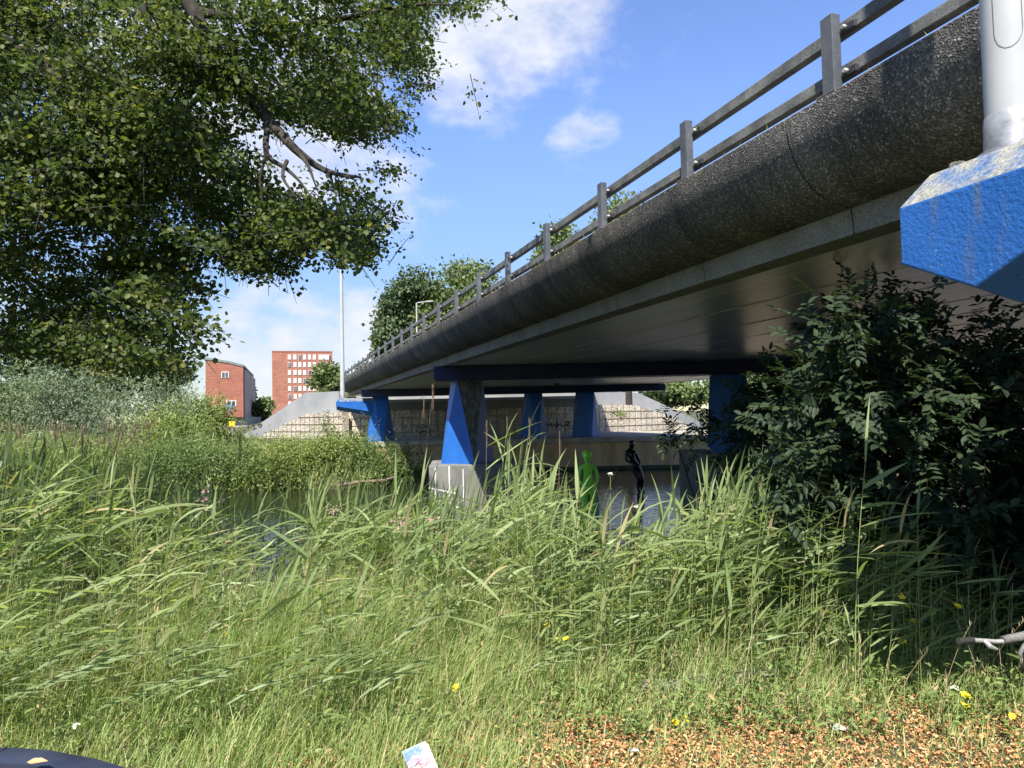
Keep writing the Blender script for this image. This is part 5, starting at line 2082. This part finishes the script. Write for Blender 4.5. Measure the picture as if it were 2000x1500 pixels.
def face_and_ears(o, c, r, mat, yaw, hair=None):
    """head with brow, nose, lips, chin, ears and cap of hair, looking along yaw (radians, 0 = -y)"""
    m = MB()
    rings = []
    prof = [(-1.30, .40), (-1.18, .58), (-.95, .74), (-.6, .88), (-.2, .97), (.2, 1.0), (.55, .92), (.85, .66), (1.0, .36), (1.06, .08)]
    for z, w in prof:
        ring = []
        for k in range(24):
            a = 2 * math.pi * k / 24
            x = math.sin(a) * w * .80; y = -math.cos(a) * w * (.98 if z > -.5 else .92)
            if y < 0:
                fx = math.exp(-(x / .14) ** 2)
                if -.42 < z < .12: y -= .20 * fx * (1 - abs(z + .25) / .5)          # nose
                if abs(z + .68) < .12: y -= .08 * math.exp(-(x / .25) ** 2)         # lips
                if z < -1.0: y -= .07 * math.exp(-(x / .25) ** 2)                    # chin
                if abs(z - .18) < .2: y -= .04                                       # brow
                for ex in (-.3, .3):
                    if abs(z) < .22: y += .11 * math.exp(-((x - ex) / .15) ** 2)     # eye sockets
            ring.append((x * r, y * r, z * r))
        rings.append(ring)
    m.loft(rings)
    for sx in (-1, 1):
        m.tube([(sx * .80 * r, .02 * r, -.3 * r), (sx * .90 * r, .08 * r, -.05 * r), (sx * .86 * r, .1 * r, .2 * r)], [.07 * r, .13 * r, .08 * r], 8)
    ca, sa = math.cos(yaw), math.sin(yaw)
    m.v = [(c[0] + x * ca - y * sa, c[1] + x * sa + y * ca, c[2] + z) for x, y, z in m.v]
    h = m.build('head', mat, o)
    sb = h.modifiers.new('sub', 'SUBSURF'); sb.levels = 1; sb.render_levels = 1
    return h


# green figure, facing the camera, hands brought together low in front
pg = P(1147, 882, 16.2)
hgt = 1.72
base_z = pg[2] - hgt
J = {'pelvis': (0, 0, .93, (.155, .115)), 'waist': (0, .01, 1.08, (.105, .085)), 'chest': (0, 0, 1.27, (.125, .10)), 'upper': (0, .01, 1.37, (.105, .072)), 'neck': (0, 0, 1.455, .047), 'nape': (.0, -.012, 1.54, .047)}
E_ = [('pelvis', 'waist'), ('waist', 'chest'), ('chest', 'upper'), ('upper', 'neck'), ('neck', 'nape')]
for sg, nm in ((-1, 'l'), (1, 'r')):
    J[nm + 'sh'] = (sg * .160, .01, 1.375, .060)
    J[nm + 'el'] = (sg * .225, -.03, 1.10, .042)
    J[nm + 'wrist'] = (sg * .10, -.20, .93, .028)
    J[nm + 'hip'] = (sg * .095, 0, .86, .092)
    J[nm + 'knee'] = (sg * .105, -.04, .48, .062)
    J[nm + 'calf'] = (sg * .105, .0, .34, .055)
    J[nm + 'ank'] = (sg * .105, .02, .09, .036)
    J[nm + 'heel'] = (sg * .105, .03, .035, .034)
    J[nm + 'toe'] = (sg * .125, -.16, .022, (.040, .022))
    E_ += [('upper', nm + 'sh'), (nm + 'sh', nm + 'el'), (nm + 'el', nm + 'wrist'), ('pelvis', nm + 'hip'), (nm + 'hip', nm + 'knee'), (nm + 'knee', nm + 'calf'), (nm + 'calf', nm + 'ank'), (nm + 'ank', nm + 'heel'), (nm + 'ank', nm + 'toe')]
    hand(J, E_, J[nm + 'wrist'][:3], (-sg * .6, -.3, -.7), sg, nm, (0, 1, 0))
og, bg_ = skin_figure('green', 'bright green human statue standing in the water behind the reeds, head bowed to one side', J, E_, M['green_statue'], (pg[0], pg[1], base_z), .12)
face_and_ears(og, (-.01, -.03, 1.612), .112, M['green_statue'], -.42)
m = MB()                               # close cap of hair down to the nape
rings = []
for z, w in ((-.42, .72), (-.2, .90), (.1, 1.0), (.4, 1.03), (.75, .86), (1.0, .52), (1.12, .1)):
    rings.append([(-.01 + .122 * w * .84 * math.sin(2 * math.pi * k / 18), -.003 - .120 * w * .96 * math.cos(2 * math.pi * k / 18) * (.9 if math.cos(2 * math.pi * k / 18) < 0 or z > .7 else .62) + (.0 if z > .7 else .015), 1.622 + .120 * z) for k in range(18)])
m.loft(rings)
m.build('hair', M['green_statue'], og)
m = MB()
m.tube([(0, 0, -.9), (0, 0, -.01)], .06, 10)
m.box((0, -.04, -.005), (.42, .42, .03))
m.build('base_plate', M['clamp'], og)

# black figure, seen half from behind, leaning back with bent knees
pf = P(1250, 963, 24.0)
J = {'pelvis': (-.10, 0, .87, (.155, .125)), 'waist': (-.17, .0, 1.03, (.125, .10)), 'chest': (-.245, .01, 1.24, (.175, .12)), 'upper': (-.28, .01, 1.37, (.14, .095)), 'neck': (-.285, 0, 1.46, .06), 'nape': (-.26, 0, 1.54, .052)}
E_ = [('pelvis', 'waist'), ('waist', 'chest'), ('chest', 'upper'), ('upper', 'neck'), ('neck', 'nape')]
for sg, nm in ((-1, 'l'), (1, 'r')):
    J[nm + 'sh'] = (-.275 + sg * .155, .01, 1.36, .07)
    J[nm + 'el'] = (-.22 + sg * .215, .05 if sg > 0 else -.05, 1.09, .05)
    J[nm + 'wrist'] = (-.09 + sg * .10, -.15, .98, .026)
    J[nm + 'hip'] = (-.09 + sg * .075, 0, .80, .105)
    J[nm + 'knee'] = (.03 + sg * .055, -.07, .45, .072)
    J[nm + 'calf'] = (.01 + sg * .055, -.01, .31, .064)
    J[nm + 'ank'] = (.0 + sg * .06, .03, .08, .042)
    J[nm + 'heel'] = (.0 + sg * .06, .05, .03, .03)
    J[nm + 'toe'] = (.06 + sg * .08, -.12, .02, (.038, .02))
    E_ += [('upper', nm + 'sh'), (nm + 'sh', nm + 'el'), (nm + 'el', nm + 'wrist'), ('pelvis', nm + 'hip'), (nm + 'hip', nm + 'knee'), (nm + 'knee', nm + 'calf'), (nm + 'calf', nm + 'ank'), (nm + 'ank', nm + 'heel'), (nm + 'ank', nm + 'toe')]
    hand(J, E_, J[nm + 'wrist'][:3], (-sg * .5, -.4, -.5), sg, nm, (0, 1, 0))
ob, bb = skin_figure('black', 'glossy black human statue leaning back on the water under the bridge', J, E_, M['black'], (pf[0], pf[1], pf[2]), 0)
face_and_ears(ob, (-.235, -.01, 1.63), .108, M['black'], -.7)
m = MB()
rings = []
for z, w in ((-1.5, .42), (-1.0, .66), (-.4, .95), (.1, 1.06), (.5, 1.02), (.85, .75), (1.1, .25)):
    rings.append([(-.215 + .118 * w * .85 * math.sin(2 * math.pi * k / 18), .012 - .115 * w * math.cos(2 * math.pi * k / 18) * (.62 if math.cos(2 * math.pi * k / 18) > 0 and z < .6 else 1.0), 1.64 + .115 * z) for k in range(18)])
m.loft(rings)
m.build('hair', M['black'], ob)
m = MB()
m.tube([(0, 0, -.9), (0, 0, -.01)], .06, 10)
m.box((.03, -.03, -.012), (.34, .36, .03))
m.build('base_plate', M['clamp'], ob)


# ------------------------------------------------------------------ things close to the camera
def trailer():
    """black trailer mudguard over its tyre, cut by the lower left corner of the picture"""
    c = P(50, 1464, 1.75)
    o = empty('trailer', (c[0], c[1], GZ))
    tag(o, 'black mudguard over a ribbed tyre in the lower left corner', 'trailer')
    h = c[2] - GZ
    m = MB()
    prof = [(-.62, -.42), (-.585, -.24), (-.52, -.10), (-.42, -.025), (-.30, 0), (-.03, 0), (.06, -.004), (.18, -.022), (.28, -.048), (.37, -.088), (.45, -.16), (.51, -.26), (.55, -.40)]
    def sheet(w0, w1, t):
        rings = []
        for i, (x, z) in enumerate(prof):
            a = prof[max(i - 1, 0)]; b = prof[min(i + 1, len(prof) - 1)]
            tx, tz = b[0] - a[0], b[1] - a[1]
            l = math.hypot(tx, tz); nx, nz = tz / l, -tx / l
            rings.append([(x, w0, h + z), (x, w0 + .012, h + z + .006), (x, w1, h + z + .004), (x + nx * t, w1, h + z + nz * t), (x + nx * t, w0 + .01, h + z + nz * t), (x + nx * .028, w0 - .004, h + z + nz * .028), (x + nx * .026, w0 - .008, h + z + nz * .026), (x - nx * .0, w0 - .006, h + z - .002)])
        return rings
    m.loft(sheet(-.055, .0, .012))
    m.build('mudguard', M['plastic_black'], o)
    m = MB()
    m.loft([[(x, y, h + z) for y, z in ((-.068, -.045), (-.068, .0045), (-.004, .0075), (-.004, .003))] for x in (-.052, -.044)], 0, False)
    m.build('seam_strip', M['rubber'], o)
    # tyre below
    m = MB()
    R, r = .30, .085
    cx, cz = -.12, h - .385
    rings = []
    for k in range(72):
        a = 2 * math.pi * k / 72
        rr = r * (1.0 if k % 3 else .93)
        rings.append([(cx + (R + rr * .8 * math.cos(b)) * math.cos(a), -.09 + rr * 1.15 * math.sin(b), cz + (R + rr * .8 * math.cos(b)) * math.sin(a)) for b in [2 * math.pi * q / 14 for q in range(14)]])
    rings.append(rings[0])
    m.loft(rings, 0, True, cap=False)
    ty = m.build('tyre', M['rubber'], o)
    m = MB()
    m.loft([[(cx + q * math.cos(a), y, cz + q * math.sin(a)) for a in [2 * math.pi * k / 28 for k in range(28)]] for q, y in ((.235, -.05), (.21, -.03), (.08, -.045), (.05, -.06))], 0, True)
    m.build('rim', M['alu'], o)
    m = MB()
    m.box((-.12, -.45, h - .385), (.05, .85, .05))
    m.box((-.12, -.9, h - .36), (1.2, .06, .08))
    m.build('axle', M['clamp'], o)
    return o


tr = trailer()
tr.rotation_euler = (0, 0, math.radians(-5))
m = MB()
q = P(52, 1489, 1.66)
dl = leaves(np.array([q + [0, 0, .0]]), np.array([[1, .1, .05]]), np.array([[0, -.5, .8]]), np.array([.045]), np.array([.014]), .2)
tag(np_mesh('fallen_leaf', dl[0], dl[1], M['chips'], None, dl[2]), 'orange dry leaf caught under the mudguard lip', 'leaf')


def carton():
    c = P(822, 1512, 3.34)
    gz = float(ground_z(c[0], c[1]))
    o = empty('litter_carton', (c[0], c[1], gz + .02))
    tag(o, 'crumpled white carton with blue and pink print lying in the grass', 'carton')
    W, H, D = .145, .19, .05
    o.scale = (.84, .84, .84)
    rot = Matrix.Rotation(math.radians(-52), 3, 'X')
    spin = Matrix.Rotation(math.radians(-22), 3, 'Y')
    T = lambda x, y, z: tuple(rot @ (spin @ Vector((x, y, z))) + Vector((0, 0, .09)))
    def quad(m, pts, y, mi=0):
        m.prism([T(x, y, z) for x, z in pts], Vector(T(0, -.0016, 0)) - Vector(T(0, 0, 0)))
    m = MB()
    fr = [(-W / 2, -H / 2), (W / 2, -H / 2), (W / 2, H / 2 - .03), (W * .42, H / 2), (-W / 2, H / 2)]
    m.prism([T(x, 0, z) for x, z in fr], Vector(T(0, D, 0)) - Vector(T(0, 0, 0)))
    b = m.build('box', M['white_plastic'], o, bevel=.003)
    cols = {'b': rough_mat('print_blue', (.10, .18, .55), (.20, .30, .62), 30, .5), 'p': rough_mat('print_pink', (.5, .22, .48), (.6, .4, .6), 30, .5),
            'y': rough_mat('print_yellow', (.78, .70, .25), (.82, .76, .40), 30, .5), 'r': rough_mat('print_red', (.45, .04, .07), (.52, .07, .1), 30, .5)}
    def patch(pts, key, lvl):
        m = MB(); quad(m, pts, -.0012 * lvl); m.build('printed_panel', cols[key], b)
    patch([(-.072, .010), (.0, .016), (.030, .062), (.022, .088), (-.070, .090)], 'b', 1)
    patch([(-.072, -.012), (.002, -.008), (.006, .030), (-.025, .048), (-.070, .020)], 'p', 2)
    patch([(.030, .070), (.070, .050), (.072, .066), (.058, .090), (.034, .092)], 'y', 1)
    # lettering
    m = MB()
    def seg(pts, w=.0045):
        for (x0, z0), (x1, z1) in zip(pts[:-1], pts[1:]):
            l = math.hypot(x1 - x0, z1 - z0); nx, nz = -(z1 - z0) / l * w / 2, (x1 - x0) / l * w / 2
            quad(m, [(x0 + nx, z0 + nz), (x1 + nx, z1 + nz), (x1 - nx, z1 - nz), (x0 - nx, z0 - nz)], -.003)
    zz = -.035; x0 = -.012
    seg([(x0, zz + .040), (x0, zz)]); seg([(x0, zz), (x0 + .012, zz + .001), (x0 + .015, zz + .011), (x0 + .011, zz + .020), (x0, zz + .020)])
    x0 += .022
    seg([(x0, zz + .021), (x0, zz + .006), (x0 + .005, zz), (x0 + .011, zz + .002), (x0 + .013, zz + .008), (x0 + .013, zz + .021)])
    x0 += .020
    seg([(x0, zz + .040), (x0, zz)]); x0 += .010
    seg([(x0, zz + .040), (x0, zz)])
    m.build('lettering', cols['r'], b)
    return o


co = carton()
co.rotation_euler = (0, 0, math.radians(6))


def handlebar():
    a = P(1872, 1252, 3.75); b = P(1900, 1250, 3.78); e = P(1945, 1253, 3.8); f = P(2010, 1240, 3.82); h = P(2120, 1215, 3.9)
    gz = float(ground_z(e[0], e[1]))
    o = empty('bicycle', (h[0], h[1], gz))
    tag(o, 'silver bicycle lying in the grass, its handlebar with black grip poking out', 'bicycle')
    B = np.array([h[0], h[1], gz])
    m = MB(); m.tube([a - B, b - B * 1.0], [.016, .016], 12); m.build('grip', M['rubber'], o)
    m = MB(); m.tube([b - B, e - B, P(1965, 1252, 3.8) - B], .0115, 12); m.build('handlebar', M['alu'], o)
    m = MB(); m.tube([P(1925, 1252, 3.76) - B, P(1932, 1262, 3.74) - B, P(1948, 1268, 3.74) - B], [.012, .014, .006], 8); m.build('brake_lever', M['alu'], o)
    m = MB(); m.tube([P(1958, 1250, 3.8) - B, f - B, h - B], [.02, .024, .024], 12); m.build('frame_tube', M['rail'], o)
    m = MB(); m.tube([f - B + [0, 0, -.01], P(1992, 1275, 3.8) - B, P(2000, 1305, 3.8) - B], [.012, .012, .01], 8); m.build('fork', M['rail'], o)
    m = MB()
    R = .33; cw = h - B + np.array([.30, .15, -.10])
    rings = [[tuple(cw + np.array([(R + .02 * math.cos(q)) * math.cos(t), (R + .02 * math.cos(q)) * math.sin(t), .02 * math.sin(q) + .12 * math.cos(t)])) for q in [2 * math.pi * k / 8 for k in range(8)]] for t in [2 * math.pi * k / 36 for k in range(37)]]
    m.loft(rings, 0, True, cap=False); m.build('wheel', M['rubber'], o)


handlebar()

# kerb stones hidden in the grass and some litter
for i, (px0, px1) in enumerate(((1225, 1335), (1340, 1430), (1435, 1515))):
    a = P(px0, 1354, 4.32); b = P(px1, 1351, 4.32)
    mid = (a + b) / 2
    gz = float(ground_z(mid[0], mid[1]))
    m = MB()
    m.box((mid[0], mid[1], gz + .0), (b[0] - a[0], .1, .12))
    o = m.build('kerb_stone', M['kerb'], bevel=.012)
    tag(o, ['left kerb stone of the low edging in the grass', 'middle kerb stone of the low edging in the grass', 'right kerb stone of the low edging in the grass'][i], 'kerb stone', 'kerb stones in the grass')


def scrap(px, py, size, label, seed):
    gg = random.Random(seed)
    c = P(px, py, 1.0); Y = GZ / c[2]; c = c * Y
    gz = float(ground_z(c[0], c[1]))
    m = MB()
    n = 7
    pts = [[(c[0] + (i / (n - 1) - .5) * size + gg.uniform(-.1, .1) * size, c[1] + (j / (n - 1) - .5) * size * .7 + gg.uniform(-.08, .08) * size, gz + .02 + gg.uniform(0, .34) * size * (1 - abs(i - 3) / 5)) for i in range(n)] for j in range(n)]
    m.loft(pts, 0, False, cap=False, closed=False)
    o = m.build('plastic_scrap', M['white_plastic'], fix=False)
    sd = o.modifiers.new('thick', 'SOLIDIFY'); sd.thickness = .002
    tag(o, label, 'litter')


scrap(1638, 1432, .075, 'crumpled pale plastic scrap on the fallen leaves at right', 1)
scrap(1240, 1482, .035, 'small white scrap on the fallen leaves near the bottom edge', 2)
# floating branch by the far bank
m = MB()
m.tube([P(660, 948, 27.0), P(705, 941, 27.2), P(750, 938, 27.4), P(775, 930, 27.5)], [.07, .06, .05, .03], 8)
tag(m.build('driftwood', M['timber']), 'grey driftwood log lying at the far waterline', 'log')
